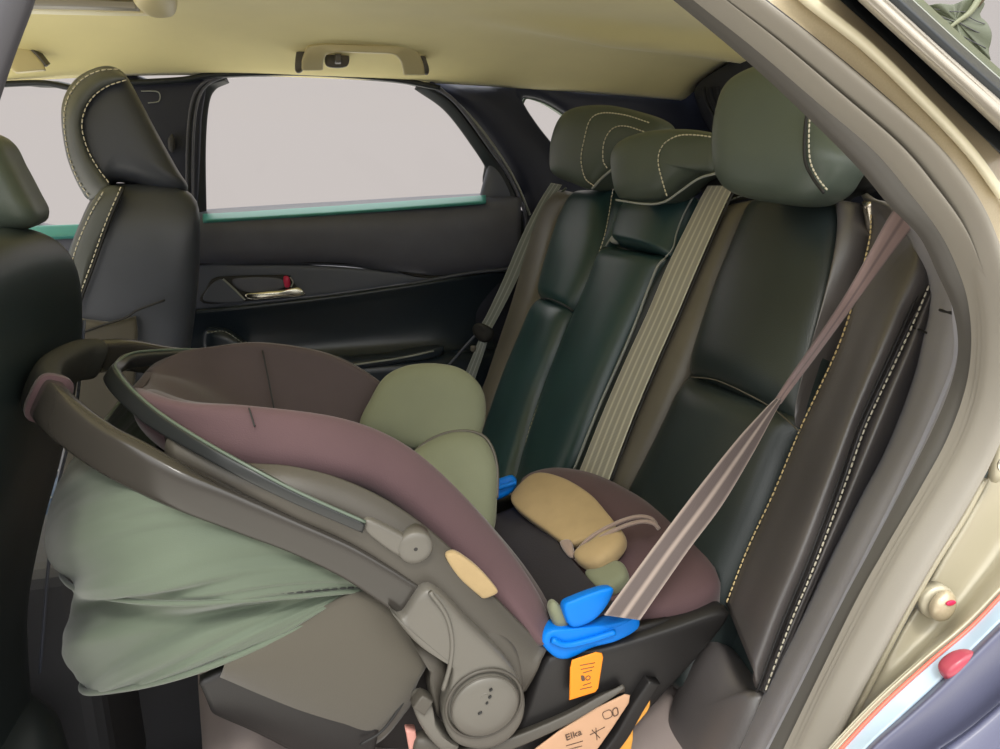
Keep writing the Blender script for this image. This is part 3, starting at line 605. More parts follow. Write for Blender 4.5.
# ================================================================== REAR BENCH
def rear_bench():
    t = thing('rear_seat', 'black leather rear bench with three headrests and cream stitching', 'rear seat', (0.2, 0.7, 0.02))
    n = SBN
    # body behind the upholstery
    vs = []; 
    for Y in (0.16, 1.30):
        for (X, Z) in ((0.40, 0.30), (0.385, 0.42), (0.505, 0.70), (0.60, 0.90), (0.68, 0.905), (0.66, 0.6), (0.60, 0.30)): vs.append(V((X, Y, Z)))
    f = [tuple(range(7)), tuple(range(13, 6, -1))]+[(i, 7+i, 7+(i+1) % 7, (i+1) % 7) for i in range(7)]
    body = link('backrest_body', vs, [tuple(reversed(x)) for x in f], 'leather', t, smooth=False)
    md = body.modifiers.new('bevel', 'BEVEL'); md.width = 0.03; md.segments = 4
    # seams from near to far
    S1 = [(905, 213), (934, 266), (909, 326), (875, 399), (860, 433), (839, 493), (811, 567), (786, 627), (762, 692)]
    S0 = [(916, 208), (940, 262), (940, 328), (922, 386), (904, 432), (868, 505), (836, 562), (812, 612), (772, 694)]
    S2 = [(862, 196), (871, 215), (869, 242), (854, 300), (836, 352), (802, 425), (774, 492), (748, 548), (726, 604), (700, 690)]
    SR = [(848, 200), (848, 225), (843, 265), (830, 320), (812, 385), (802, 430)]
    S4 = [(757, 200), (735, 250), (715, 300), (690, 376)]
    S4l = [(690, 376), (668, 425), (645, 470), (624, 510), (600, 560), (575, 620)]
    S5 = [(722, 208), (705, 240), (685, 285), (662, 330), (640, 380), (618, 430), (595, 485), (560, 570)]
    S6 = [(703, 200), (690, 225), (672, 256), (655, 282), (640, 312), (622, 352), (598, 410), (575, 470), (545, 545)]
    S7 = [(613, 188), (607, 225), (600, 250), (587, 285), (572, 318), (555, 360), (540, 400), (528, 435), (520, 475), (505, 540)]
    S8 = [(577, 192), (562, 220), (552, 250), (545, 275), (541, 298)]
    S8l = [(541, 298), (525, 335), (508, 375), (492, 420), (470, 480)]
    S9 = [(562, 187), (548, 202), (536, 225), (525, 260), (515, 300), (503, 340), (492, 372), (487, 400), (470, 450)]
    # near bolster: big rolled side
    def mid(a, b, f, o): return Sl([(p[0]+(q[0]-p[0])*f, p[1]+(q[1]-p[1])*f) for p, q in zip(a, b)], o)
    rows = [Sl(S2[:9], -0.015), Sl(S2[:9], 0.010), mid(S2, S1, 0.3, 0.020), mid(S2, S1, 0.55, 0.029), mid(S2, S1, 0.72, 0.031), mid(S2, S1, 0.86, 0.025), mid(S2, S1, 0.95, 0.015), Sl(S1, 0.005), mid(S1, S0, 0.35, 0.008), mid(S1, S0, 0.75, -0.02), Sl(S0, -0.06), Sl(S0, -0.12)]
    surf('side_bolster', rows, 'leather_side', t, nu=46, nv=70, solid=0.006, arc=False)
    stitches('stitching', Sl([(S1[i][0]+3, S1[i][1]) for i in range(1, 9)], 0.011), 'stitch', t, 0.0038, 0.0026, 0.0009)
    tube('piping', Sl([(S1[i][0]-5, S1[i][1]) for i in range(1, 9)], 0.019), 0.0013, 'seam', t, n=60)
    stitches('stitching', Sl(S2[1:9], 0.013), 'stitch_gold', t, 0.004, 0.0022, 0.0009)
    tube('seam_line', Sl([(910, 327), (922, 331), (934, 336)], 0.008), 0.0010, 'seam', t)
    # lower end of the bolster: gathered leather fold
    puff('bolster_tuck', [sb(x, y, 0.0) for x, y in ((682, 690), (712, 640), (748, 686), (766, 694), (758, 730), (735, 770), (700, 780), (672, 740))], n, 0.018, 0.05, 'leather_side', t)
    # near seat panels
    panel('upper_panel', Sl(S4, 0.006), Sl([(849, 202), (846, 240), (836, 300), (806, 430)], 0.006), n, 0.034, 0.03, 'leather', t)
    panel('panel_roll', Sl([(838, 200), (840, 235), (828, 300), (795, 425)], 0.018), Sl([(866, 205), (869, 240), (850, 305), (806, 432)], -0.005), n, 0.014, 0.03, 'leather_side', t, nu=14)
    panel('lower_panel', Sl(S4l, 0.012), Sl([(812, 418), (790, 462), (768, 520), (740, 585), (715, 640), (695, 700)], 0.004), n, 0.034, 0.03, 'leather', t)
    tube('crease_piping', Sl([(690, 377), (715, 380), (745, 393), (775, 410), (800, 432)], 0.030), 0.0008, 'leather_brown', t)
    panel('inner_bolster', Sl(S5, 0.004), Sl([(758, 200), (742, 235), (722, 282), (704, 335), (678, 400), (655, 450), (630, 500), (590, 590)], 0.006), n, 0.022, 0.03, 'leather_brown', t, nu=16)
    tube('piping', Sl([(720, 209), (732, 202), (745, 198), (758, 198)], 0.012), 0.0022, 'seam', t)
    stitches('stitching', Sl([(722, 206), (733, 199), (746, 195), (758, 195)], 0.014), 'piping', t, 0.004, 0.003, 0.001)
    # centre section with folding armrest
    panel('centre_strip', Sl(S6, -0.004), Sl(S5, -0.004)[:9] if False else Sl([(724, 204), (712, 228), (696, 262), (678, 298), (660, 334), (640, 380), (618, 430), (595, 485), (562, 560)], -0.004), n, 0.012, 0.03, 'leather', t, nu=14)
    panel('centre_roll', Sl([(627, 200), (620, 220), (616, 236), (620, 246)], 0.012), Sl([(694, 197), (684, 222), (675, 247), (672, 257)], 0.012), n, 0.030, 0.03, 'leather_teal', t, endr=0.3)
    panel('armrest', Sl([(604, 247), (592, 282), (577, 318), (560, 358), (545, 400), (532, 440), (522, 480), (505, 540)], 0.004), Sl([(668, 257), (653, 284), (640, 312), (622, 352), (606, 390), (588, 436), (573, 474), (545, 540)], 0.004), n, 0.030, 0.03, 'leather_teal', t, endr=0.07)
    tube('piping', Sl([(665, 259), (658, 266), (648, 290), (636, 322), (620, 360), (600, 405), (574, 470)], 0.020), 0.0022, 'piping', t)
    tube('piping', Sl([(697, 190), (685, 212), (677, 232), (673, 248), (665, 258)], 0.016), 0.0014, 'piping', t)
    tube('piping', Sl([(625, 201), (618, 215), (614, 232), (606, 246)], 0.016), 0.0014, 'piping', t)
    puff('armrest_loop', Sl([(611, 241), (616, 233), (622, 242), (615, 244)], 0.02), n, 0.006, 0.006, 'piping', t)
    # far seat panels
    panel('centre_strip', Sl(S7, -0.002), Sl([(628, 196), (617, 230), (606, 250), (594, 285), (579, 318), (562, 360), (547, 400), (534, 440), (522, 480), (506, 540)], -0.002), n, 0.008, 0.02, 'leather_teal', t, nu=10)
    panel('upper_panel', Sl(S8, 0.004), Sl([(613, 190), (604, 240), (590, 280), (574, 314)], 0.004), n, 0.030, 0.03, 'leather_teal', t)
    panel('lower_panel', Sl(S8l, 0.004), Sl([(574, 308), (558, 352), (540, 398), (522, 460), (505, 530)], 0.004), n, 0.032, 0.03, 'leather_teal', t)
    tube('crease_piping', Sl([(541, 299), (550, 299), (562, 304), (573, 311)], 0.026), 0.0018, 'seam', t)
    stitches('stitching', Sl(S7[:9], 0.010), 'stitch', t, 0.005, 0.0035, 0.0010)
    panel('side_bolster', Sl([(560, 190), (540, 222), (528, 262), (516, 305), (503, 345), (492, 380), (480, 420)], 0.006), Sl([(580, 194), (563, 225), (552, 262), (541, 300), (526, 340), (511, 375), (490, 425)], 0.006), n, 0.026, 0.04, 'leather_brown', t, nu=16)
    tube('piping', Sl([(566, 188), (550, 204), (540, 218), (530, 250), (519, 292), (505, 335), (496, 368), (491, 400)], 0.016), 0.0026, 'leather_head', t, n=50)
    # cushion: deep rounded front edge
    rows = []
    for Y, dx in ((0.07, 0.07), (0.14, 0.045), (0.36, 0.028), (0.60, -0.004), (0.80, 0.0), (1.06, -0.012), (1.26, 0.0), (1.34, 0.03)):
        d = 0.02 if Y in (0.07, 1.34) else 0
        rows.append([V((0.46, Y, 0.40-d)), V((0.30, Y, 0.375-d)), V((0.10, Y, 0.366-d)), V((-0.07, Y, 0.37-d)), V((-0.125+dx, Y, 0.352-d)), V((-0.148+dx, Y, 0.31)), V((-0.12+dx, Y, 0.22)), V((-0.06, Y, 0.06))])
    surf('cushion', rows, 'lit_cushion', t, nu=60, nv=60, solid=0.02)
    for k in range(3):
        tube('cushion_rib', [V((-0.128+0.012*k, 0.44, 0.362+0.003*k)), V((-0.128+0.014*k, 0.50, 0.362+0.003*k)), V((-0.128+0.014*k, 0.60, 0.360+0.003*k))], 0.003, 'leather_brown', t)
    surf('cushion_side', [[V((-0.06, 0.075, 0.33)), V((0.2, 0.07, 0.35)), V((0.40, 0.07, 0.38))], [V((-0.06, 0.05, 0.2)), V((0.2, 0.05, 0.2)), V((0.42, 0.05, 0.2))], [V((-0.04, 0.06, 0.03)), V((0.2, 0.06, 0.03)), V((0.42, 0.06, 0.03))]], 'leather_side', t, solid=0.01)
    # headrests
    def headrest(front, side, X, Yn, Yf, m, seamA, seamB=None, post=True):
        pass
    # near headrest: outline of the face turned to the front, thick towards the back
    nh = Sl
    def head(face, nrm, tf, tb, p, m):
        return puff('headrest', [atP(x+6, y, p, nrm) for x, y in face], nrm, tf, tb, m, t, e=3.2, res=96, rings=14)
    hn = V((-0.93, -0.30, 0.12)).normalized()
    p1 = atX(770, 135, 0.49)
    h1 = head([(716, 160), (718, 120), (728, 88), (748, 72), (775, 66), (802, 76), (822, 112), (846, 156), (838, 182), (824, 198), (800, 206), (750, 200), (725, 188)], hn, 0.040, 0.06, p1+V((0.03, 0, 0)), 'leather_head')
    stitches('stitching', [atP(x, y, p1-hn*(-0.012), hn) for x, y in ((811, 108), (809, 130), (810, 160), (818, 178), (828, 191))], 'stitch', h1, 0.003, 0.002, 0.0009)
    tube('seam_line', [atP(x, y, p1-hn*(-0.011), hn) for x, y in ((808, 107), (805, 130), (805, 160), (813, 178), (824, 193))], 0.0016, 'seam', h1)
    tube('headrest_post', [V((0.575, 0.29, 0.93)), V((0.60, 0.29, 0.86))], 0.007, 'steel', h1)
    puff('headrest_shell', [atX(x, y, 0.60) for x, y in ((815, 205), (848, 165), (862, 168), (878, 186), (850, 196), (838, 206))], (-1, -0.6, 0.2), 0.01, 0.03, 'seam', h1)
    tube('shell_edge', [atX(x, y, 0.565) for x, y in ((823, 202), (836, 186), (848, 170), (858, 162))], 0.0022, 'piping', h1)
    tube('shell_edge', [atX(x, y, 0.60) for x, y in ((842, 178), (856, 178), (872, 180))], 0.002, 'piping', h1)
    # middle headrest: low saddle shape
    p2 = atX(668, 165, 0.52)
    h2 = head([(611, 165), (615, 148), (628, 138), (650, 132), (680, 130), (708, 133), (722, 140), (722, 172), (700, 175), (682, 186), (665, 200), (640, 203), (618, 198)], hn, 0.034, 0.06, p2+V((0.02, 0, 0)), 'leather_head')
    stitches('stitching', [atP(x, y, p2+hn*0.017, hn) for x, y in ((667, 196), (662, 180), (658, 160), (663, 145), (677, 136), (695, 135), (712, 137))], 'stitch', h2, 0.004, 0.0026, 0.0010)
    tube('shell_edge', [atP(x, y, p2+hn*0.004, hn) for x, y in ((616, 200), (645, 204), (664, 202), (682, 190), (700, 178), (722, 172))], 0.0018, 'piping', h2)
    # far headrest
    p3 = atX(605, 150, 0.55)
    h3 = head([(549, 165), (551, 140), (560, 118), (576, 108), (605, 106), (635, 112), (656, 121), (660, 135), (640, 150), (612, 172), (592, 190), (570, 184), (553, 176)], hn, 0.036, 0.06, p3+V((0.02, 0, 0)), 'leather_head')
    stitches('stitching', [atP(x, y, p3+hn*0.018, hn) for x, y in ((594, 186), (585, 178), (581, 160), (584, 140), (590, 120), (602, 113), (625, 115), (650, 123))], 'stitch', h3, 0.0045, 0.003, 0.0011)
    stitches('stitching', [atP(x, y, p3+hn*0.020, hn) for x, y in ((607, 168), (603, 160), (604, 142), (612, 129), (625, 126), (645, 132))], 'stitch', h3, 0.0045, 0.003, 0.0011)
    tube('shell_edge', [atP(x, y, p3+hn*0.006, hn) for x, y in ((592, 189), (602, 178), (614, 168))], 0.0025, 'piping', h3)
rear_bench()

# ================================================================== SEAT BELTS
def belts():
    # middle belt running straight down the centre strip
    t = thing('seat_belt', 'pale grey ribbed seat belt down the middle of the rear backrest', 'seat belt', sb(593, 478, 0.02), 'rear seat belts')
    Lm = [(708, 186), (700, 200), (690, 220), (668, 265), (648, 312), (625, 362), (602, 415), (578, 475)]
    Rm = [(734, 186), (728, 198), (717, 222), (697, 268), (677, 315), (655, 365), (632, 420), (606, 488)]
    band('webbing', Sl(Lm, 0.034), Sl(Rm, 0.034), None, 0.002, 'belt', t, n=80)
    tube('belt_edge', Sl([(735, 190), (729, 201), (719, 224), (699, 270), (679, 317), (657, 367), (634, 422), (608, 489)], 0.031), 0.0014, 'seam', t, n=60)
    puff('belt_guide', Sl([(704, 186), (722, 178), (740, 180), (738, 192), (722, 196), (706, 196)], 0.01), SBN, 0.012, 0.03, 'seam', t)
    # far belt with buckle tongue and stop button
    t = thing('seat_belt', 'slate seat belt hanging beside the far door with its black tongue', 'seat belt', sb(470, 365, 0.02), 'rear seat belts')
    def Fl(p): return [atY(x, y, d) for x, y, d in p]
    band('webbing', Fl([(551, 183, 1.27), (538, 204, 1.26), (520, 240, 1.25), (503, 280, 1.25), (488, 312, 1.25), (479, 328, 1.25)]), Fl([(562, 185, 1.26), (549, 206, 1.245), (534, 240, 1.235), (517, 280, 1.235), (501, 312, 1.235), (490, 332, 1.235)]), None, 0.002, 'belt_far', t)
    puff('tongue', Fl([(473, 327, 1.25), (480, 323, 1.24), (493, 330, 1.235), (491, 340, 1.235), (482, 342, 1.24), (474, 334, 1.25)]), (0.2, -1, 0.2), 0.012, 0.01, 'seam', t)
    puff('stop_button', Fl([(471, 346, 1.25), (476, 346, 1.25), (475, 351, 1.25), (471, 351, 1.25)]), (0, -1, 0), 0.005, 0.005, 'hubgrey', t)
    band('webbing', Fl([(480, 336, 1.25), (474, 352, 1.25), (464, 376, 1.26)]), Fl([(488, 340, 1.24), (483, 356, 1.24), (474, 382, 1.25)]), None, 0.002, 'belt_far', t)
    tube('belt_edge', Fl([(478, 332, 1.25), (462, 350, 1.27), (446, 368, 1.29)]), 0.003, 'doorgrey', t)
    # near belt: shoulder run twists once, then passes under the blue guide
    t = thing('seat_belt', 'pinkish grey twisted seat belt stretched across to the blue guide', 'seat belt', atD(625, 600, 0.66), 'rear seat belts')
    A = [(898, 205, .62), (888, 218, .62), (866, 258, .625), (842, 300, .635), (812, 345, .65), (786, 382, .67), (773, 402, .668)]
    B = [(926, 210, .615), (915, 224, .615), (893, 252, .62), (865, 290, .63), (832, 335, .648), (800, 378, .67), (781, 404, .668)]
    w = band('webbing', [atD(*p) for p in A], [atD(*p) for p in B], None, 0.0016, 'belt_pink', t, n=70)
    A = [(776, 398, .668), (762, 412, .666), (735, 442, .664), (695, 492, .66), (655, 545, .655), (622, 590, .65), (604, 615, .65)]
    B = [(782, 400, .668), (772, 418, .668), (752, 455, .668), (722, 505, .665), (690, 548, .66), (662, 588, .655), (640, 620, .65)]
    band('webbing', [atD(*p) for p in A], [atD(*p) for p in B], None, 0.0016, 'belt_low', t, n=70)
    # lap run over the shell, dark
    band('lap_webbing', [atD(484, 520, .93), atD(508, 568, .83), atD(540, 606, .75), atD(578, 628, .69)], [atD(524, 503, .93), atD(556, 540, .83), atD(590, 580, .74), atD(618, 606, .68)], None, 0.002, 'strap', t)
belts()

# ================================================================== FRONT SEATS
def front_seats():
    # passenger seat on the far side
    t = thing('front_seat', 'dark leather passenger seat with stitched headrest by the far side', 'front seat', (-0.35, 1.08, 0.02))
    n = (0.15, -1, 0)
    back = [(100, 188), (130, 183), (165, 184), (186, 190), (198, 205), (200, 240), (197, 290), (190, 345), (178, 420), (165, 520), (60, 540), (64, 440), (70, 370), (74, 320), (70, 290), (68, 262), (80, 225)]
    puff('backrest', Yl(back, 1.02), n, 0.09, 0.26, 'leather_front', t, e=4.5, res=110, rings=12)
    puff('bolster', Yl([(100, 190), (118, 186), (122, 195), (108, 230), (94, 265), (80, 305), (74, 320), (69, 290), (68, 262), (80, 225)], 0.945), n, 0.02, 0.05, 'leather_facing', t)
    stitches('stitching', Yl([(121, 187), (106, 222), (92, 262), (78, 300)], 0.922), 'stitch', t, 0.005, 0.0035, 0.0010)
    stitches('stitching', Yl([(103, 192), (90, 215), (78, 243), (70, 268)], 0.928), 'stitch', t, 0.005, 0.0035, 0.0010)
    tube('piping', Yl([(124, 187), (109, 222), (95, 262), (81, 300), (76, 318)], 0.924), 0.002, 'seam', t)
    lowp = [(80, 318), (110, 322), (136, 316), (138, 330), (133, 420), (125, 530), (58, 540), (66, 430)]
    slab('seatback_panel', Yl(lowp, 0.93), n, 0.04, 'boot', t, smooth_curve=False)
    tube('piping', Yl([(78, 334), (100, 326), (125, 318), (138, 310), (165, 300)], 0.91), 0.0018, 'seam', t)
    h = puff('headrest', Yl([(63, 120), (66, 98), (78, 80), (96, 70), (112, 68), (126, 76), (140, 100), (158, 134), (178, 170), (188, 186), (182, 193), (160, 192), (130, 184), (112, 184), (92, 200), (80, 185), (68, 155)], 1.03), n, 0.07, 0.16, 'leather_front', t, e=4, res=110, rings=12)
    fo = [(122, 73), (112, 69), (96, 70), (78, 81), (66, 99), (63, 122), (67, 155), (79, 185), (91, 201)]; fi = [(127, 80), (116, 83), (103, 88), (91, 99), (83, 113), (81, 130), (87, 152), (98, 170), (110, 186)]
    fm = [((a[0]+b[0])/2, (a[1]+b[1])/2) for a, b in zip(fo, fi)]
    surf('headrest_facing', [Yl(fo, 1.0), Yl(fo, 0.975), Yl(fm, 0.948), Yl(fi, 0.952), Yl(fi, 0.97)], 'leather_facing', h, nu=20, nv=50, solid=0.004, arc=False)
    stitches('stitching', Yl([(126, 80), (108, 86), (94, 96), (85, 110), (82, 128), (88, 150), (98, 168), (110, 184)], 0.947), 'stitch', h, 0.005, 0.0035, 0.0010)
    stitches('stitching', Yl([(118, 69), (98, 71), (80, 81), (68, 98), (64, 120), (68, 152), (78, 180), (90, 198)], 0.966), 'stitch', h, 0.005, 0.0035, 0.0010)
    tube('headrest_post', [V((-0.23, 1.0, 0.90)), V((-0.24, 1.0, 0.84))], 0.006, 'steel', h)
    puff('cushion', [V((-0.75, 0.98, 0.30)), V((-0.30, 0.95, 0.28)), V((-0.28, 1.10, 0.28)), V((-0.30, 1.26, 0.28)), V((-0.75, 1.24, 0.30))], (0, 0, 1), 0.09, 0.10, 'leather_front', t, e=4)
    # bolster by the passenger cushion, blue light painted into its leather
    puff('side_bolster', Yl([(40, 525), (46, 500), (56, 480), (64, 482), (62, 500), (54, 520), (45, 532)], 0.90), n, 0.02, 0.05, 'blue_lit_leather', t)
    stitches('stitching', Yl([(44, 500), (52, 497), (58, 498)], 0.876), 'stitch', t, 0.004, 0.003, 0.0011)
    # driver's seat: back of it at the left edge
    t = thing('front_seat', 'black driver seat back cut off by the left edge of the photo', 'front seat', (-0.4, 0.37, 0.02))
    def prof(Y0, Y1):
        rows = []
        sec = [(-0.31, 0.90), (-0.25, 0.905), (-0.226, 0.87), (-0.238, 0.77), (-0.27, 0.66), (-0.305, 0.56), (-0.335, 0.45), (-0.35, 0.30), (-0.36, 0.12)]
        for Y, k, dz in ((Y0+0.05, 0.06, -0.10), (Y0, 0.02, -0.05), (Y0-0.0, 0.0, -0.03), (0.30, -0.0, 0.0), (0.46, 0.0, 0.0), (Y1-0.03, 0.004, -0.02), (Y1, 0.03, -0.05), (Y1-0.02, 0.10, -0.09)):
            rows.append([V((x-k, Y, z+dz*max(0, (z-0.5)/0.36))) for x, z in sec])
        return rows
    surf('backrest', prof(0.14, 0.555), 'leather', t, nu=50, nv=50, solid=0.05, arc=False)
    puff('headrest', Yl([(-80, 150), (-40, 128), (0, 136), (18, 165), (34, 195), (43, 214), (36, 226), (0, 233), (-60, 232), (-90, 200)], 0.46), (0.15, -1, 0), 0.05, 0.10, 'leather_head', t, e=4)
    tube('headrest_post', [atY(3, 228, 0.46), atY(4, 246, 0.46)], 0.009, 'steel', t)
    puff('post_collar', [atY(x, y, 0.45) for x, y in ((-14, 240), (4, 236), (24, 240), (10, 248), (-14, 250))], (0, -0.3, 1), 0.006, 0.006, 'seam', t)
    tube('seam_line', [V((-0.235, 0.54, 0.80)), V((-0.262, 0.552, 0.69)), V((-0.302, 0.555, 0.57)), V((-0.345, 0.545, 0.36))], 0.0018, 'doorgrey', t)
    puff('cushion', [V((-0.80, 0.14, 0.30)), V((-0.34, 0.14, 0.28)), V((-0.34, 0.54, 0.28)), V((-0.80, 0.54, 0.30))], (0, 0, 1), 0.09, 0.10, 'leather', t, e=4)
    # rear end of the centre console
    t = thing('centre_console', 'dark grey rear end of the console between the front seats', 'console', (-0.35, 0.70, 0.02))
    boxm('console_body', (-0.75, 0.60, 0.02), (-0.30, 0.80, 0.47), 'console', t, bev=0.025)
    boxm('vent_panel', (-0.315, 0.63, 0.34), (-0.295, 0.77, 0.43), 'seam', t, bev=0.006)
    for k in range(3): boxm('vent_slat', (-0.30, 0.64, 0.355+0.022*k), (-0.288, 0.76, 0.361+0.022*k), 'console', t, bev=0.002)
front_seats()
# ================================================================== INFANT CAR SEAT
YC = 0.375
def mir(p): return V((p.x, 2*YC-p.y, p.z))
def mirl(P): return [mir(p) for p in P]
def U(P, apex): return list(P)+[apex]+mirl(reversed(P))     # near side, over the middle, back along the far side
def child_seat():
    t = thing('infant_car_seat', 'rear facing maroon and grey infant car seat with handle and sage canopy', 'car seat', (0.12, YC, 0.375))
    # ---- rim line of the padded tub, near side from head end to knees
    rim = [atY(144, 397, .30), atY(185, 409, .26)] + [atY(x, y, d) for x, y, d in ((250, 413, .242), (340, 425, .242), (400, 449, .248), (450, 490, .25), (500, 547, .24), (530, 590, .228), (546, 622, .22))]
    foot = [atY(600, 612, .215), atY(655, 600, .215), atY(712, 585, .225)]
    apex = V((-0.155, YC, 0.757))
    nR = len(rim)
    # inner tub: for every station a U from near rim down and up to the far rim
    bot = [V((-0.125, YC, 0.735)), V((-0.09, YC, 0.70)), V((-0.02, YC, 0.63)), V((0.05, YC, 0.575)), V((0.10, YC, 0.53)), V((0.14, YC, 0.495)), V((0.18, YC, 0.47)), V((0.21, YC, 0.46)), V((0.235, YC, 0.455))]
    rows = []
    for p, b in zip(rim, bot):
        w = p.y-YC
        a1 = V((p.x*.75+b.x*.25, YC+w*0.93, p.z*.75+b.z*.25)); a2 = V((p.x*.3+b.x*.7, YC+w*0.75, p.z*.3+b.z*.7)); a3 = V((b.x, YC+w*.45, b.z+0.008))
        rows.append([p, a1, a2, a3, b, mir(a3), mir(a2), mir(a1), mir(p)])
    rows = [[apex.lerp(q, 0.25) if False else V((apex.x+0.004, q.y*.6+YC*.4, apex.z)) for q in rows[0]]] + rows
    surf('seat_cover', rows, 'cloth_dark', t, nu=50, nv=50, solid=0.01, arc=False)
    # raised far wing lining: seam down its middle
    far = mirl(rim)
    tube('seam_line', [far[2]+V((0, -0.016, -0.004)), far[2]+V((0.004, -0.03, -0.03)), far[2]+V((0.01, -0.05, -0.075))], 0.0009, 'seam', t)
    # ---- rolled padding round the rim (maroon), swollen outwards
    loop = U(list(reversed(rim)), apex)
    def rolled(side):
        rows = []
        P = [apex]+rim if side < 0 else [apex]+rim
        up = [0.004, 0.006, 0.004, 0.0, 0, 0, 0, 0, 0, 0]
        drop = [0.03, 0.040, 0.048, 0.050, 0.049, 0.046, 0.044, 0.042, 0.032, 0.022]
        for i, p in enumerate(P):
            d = drop[i]; bk = (0.5, 0.5, 0.5, 0.8, 1, 1, 1, 1, 1, 1)[i]; tg = (P[min(i+1, len(P)-1)]-P[max(i-1, 0)]); tg.y = 0; tg.normalize(); dn = V((-tg.z if False else tg.z, 0, -tg.x))
            if dn.z > 0: dn = -dn
            o = V((0, -1, 0)) if i > 1 else V((-0.8, -0.6, 0)) if i == 1 else V((-1, 0, 0))
            pts = ([p+dn*0.03-o*0.02, p+dn*0.010-o*0.016] if side < 0 else [])+([p-dn*0.004-o*0.006, p-dn*0.003+o*0.006] if side < 0 else [p+dn*0.006+o*0.002, p+dn*0.006+o*0.009])+[p+dn*d*.25+o*0.020*bk, p+dn*d*.55+o*0.026*bk, p+dn*d*.85+o*0.020*bk, p+dn*d*1.0+o*0.002]
            rows.append(pts if side < 0 else mirl(pts))
        return rows
    for s in (-1, 1):
        surf('padded_rim', rolled(s), 'cloth' if s < 0 else 'cloth_dark', t, nu=70, nv=36, solid=0.006, arc=False)
    tube('seam_line', [rim[2]+V((0.0, -0.006, 0.006)), rim[2]+V((0.004, -0.018, -0.006))], 0.0007, 'seam', t)
    # ---- hard shell
    bottom = [V((-0.15, .29, 0.70)), V((-0.13, .27, 0.62)), V((-0.09, .26, 0.52)), V((-0.03, .255, 0.45)), V((0.04, .255, 0.41)), V((0.12, .255, 0.39)), V((0.20, .255, 0.39)), V((0.28, .25, 0.40)), V((0.36, .25, 0.43)), V((0.41, .26, 0.50))]
    # top edge of the shell, running below the padding then along the knees to the foot end
    top = [V((-0.145, .28, 0.715)), V((-0.10, .225, 0.715))] + [atY(x, y, .208) for x, y in ((250, 472), (340, 486), (410, 520), (470, 570), (535, 640), (600, 636), (660, 622))] + [atY(715, 606, .23)]
    rows = []
    for p, b in zip(top, bottom):
        m1 = V((p.x*.65+b.x*.35, p.y*.8+b.y*.2-0.004, p.z*.65+b.z*.35)); m2 = V((p.x*.2+b.x*.8, p.y*.35+b.y*.65-0.004, p.z*.2+b.z*.8)); m3 = V((b.x, b.y+0.05, b.z-0.004))
        rows.append([p, m1, m2, b, m3, V((b.x, YC, b.z-0.006)), mir(m3), mir(b), mir(m2), mir(m1), mir(p)])
    surf('shell', rows, 'shellblack', t, nu=70, nv=60, solid=0.006, arc=False)
    # upper side band in grey brown plastic, following the padding
    ub = [(165, 440), (232, 468), (290, 474), (340, 485), (390, 508), (440, 545), (490, 598), (530, 638), (544, 648)]
    lb = [(190, 468), (250, 500), (290, 512), (335, 535), (378, 566), (415, 604), (455, 650), (495, 690), (522, 682)]
    dd = lambda i: (0.045, 0.012)[i] if i < 2 else 0.0
    rows = [[atY(a[0]+(b[0]-a[0])*f, a[1]+(b[1]-a[1])*f, y+dd(i)) for i, (a, b) in enumerate(zip(ub, lb))] for f, y in ((0, .208), (.25, .200), (.5, .198), (1, .204))]
    sb_ = surf('side_band', rows, 'shell', t, nu=20, nv=50, solid=0.01, arc=False)
    tube('band_edge', Yl([(238, 468), (290, 472), (340, 483), (385, 504)], .202), 0.0010, 'shell', sb_)
    k = puff('belt_slot_cover', Yl([(445, 556), (449, 551), (458, 552), (478, 567), (495, 586), (496, 592), (484, 597), (478, 594), (458, 576)], .196), (0, -1, 0.1), 0.005, 0.004, 'pad_tan', t, e=6)
    # grey brown boot cloth over the head half of the shell
    bt = [(225, 650), (262, 628), (320, 605), (362, 588), (398, 612), (430, 650)]
    bb = [(225, 668), (262, 690), (300, 712), (340, 730), (372, 735), (402, 700)]
    rows = [Yl(bt, .212), [atY((a[0]*.6+b[0]*.4), (a[1]*.6+b[1]*.4), .203) for a, b in zip(bt, bb)], [atY((a[0]*.25+b[0]*.75), (a[1]*.25+b[1]*.75), .208) for a, b in zip(bt, bb)], Yl(bb, .222)]
    surf('boot_cover', rows, 'boot', t, nu=20, nv=40, solid=0.01, arc=False)
    rows = [Yl([(200, 675), (235, 662), (285, 678), (335, 705), (378, 722)], .214), Yl([(225, 705), (262, 722), (300, 742), (335, 760), (365, 765)], .24)]
    surf('boot_border', [rows[0], [p.lerp(q, .5)+V((0, -0.008, 0)) for p, q in zip(*rows)], rows[1]], 'shellblack', t, nu=12, nv=30, solid=0.01, arc=False)
    tube('seam_line', Yl([(425, 655), (410, 690), (385, 728), (360, 745)], .2), 0.0013, 'seam', t)
    # ---- handle: one band from hub over the head end to the other hub
    T = [atY(x, y, d) for x, y, d in ((428, 588, .195), (390, 564, .195), (350, 541, .195), (297, 517, .195), (245, 494, .196), (192, 471, .198), (140, 443, .216), (105, 424, .235), (70, 396, .268), (50, 370, .325))]
    B = [atY(x, y, d) for x, y, d in ((398, 614, .195), (374, 596, .195), (340, 574, .195), (290, 550, .195), (242, 532, .196), (190, 512, .198), (138, 489, .216), (96, 466, .235), (52, 434, .268), (33, 408, .325))]
    ta = T[-1]+V((-0.008, YC-.325, 0.0)); ba = B[-1]+V((-0.008, YC-.325, 0.0))
    band('handle', U(T, ta), U(B, ba), None, 0.017, 'handle', t, n=180, seg=6, rnd=0.45)
    gT = [T[-2].lerp(T[-1], 0.6), T[-1]]; gB = [B[-2].lerp(B[-1], 0.6), B[-1]]
    def grow(a, b, k): return [p+(p-q)*k for p, q in zip(a, b)]
    gt, gb = U(gT, ta), U(gB, ba)
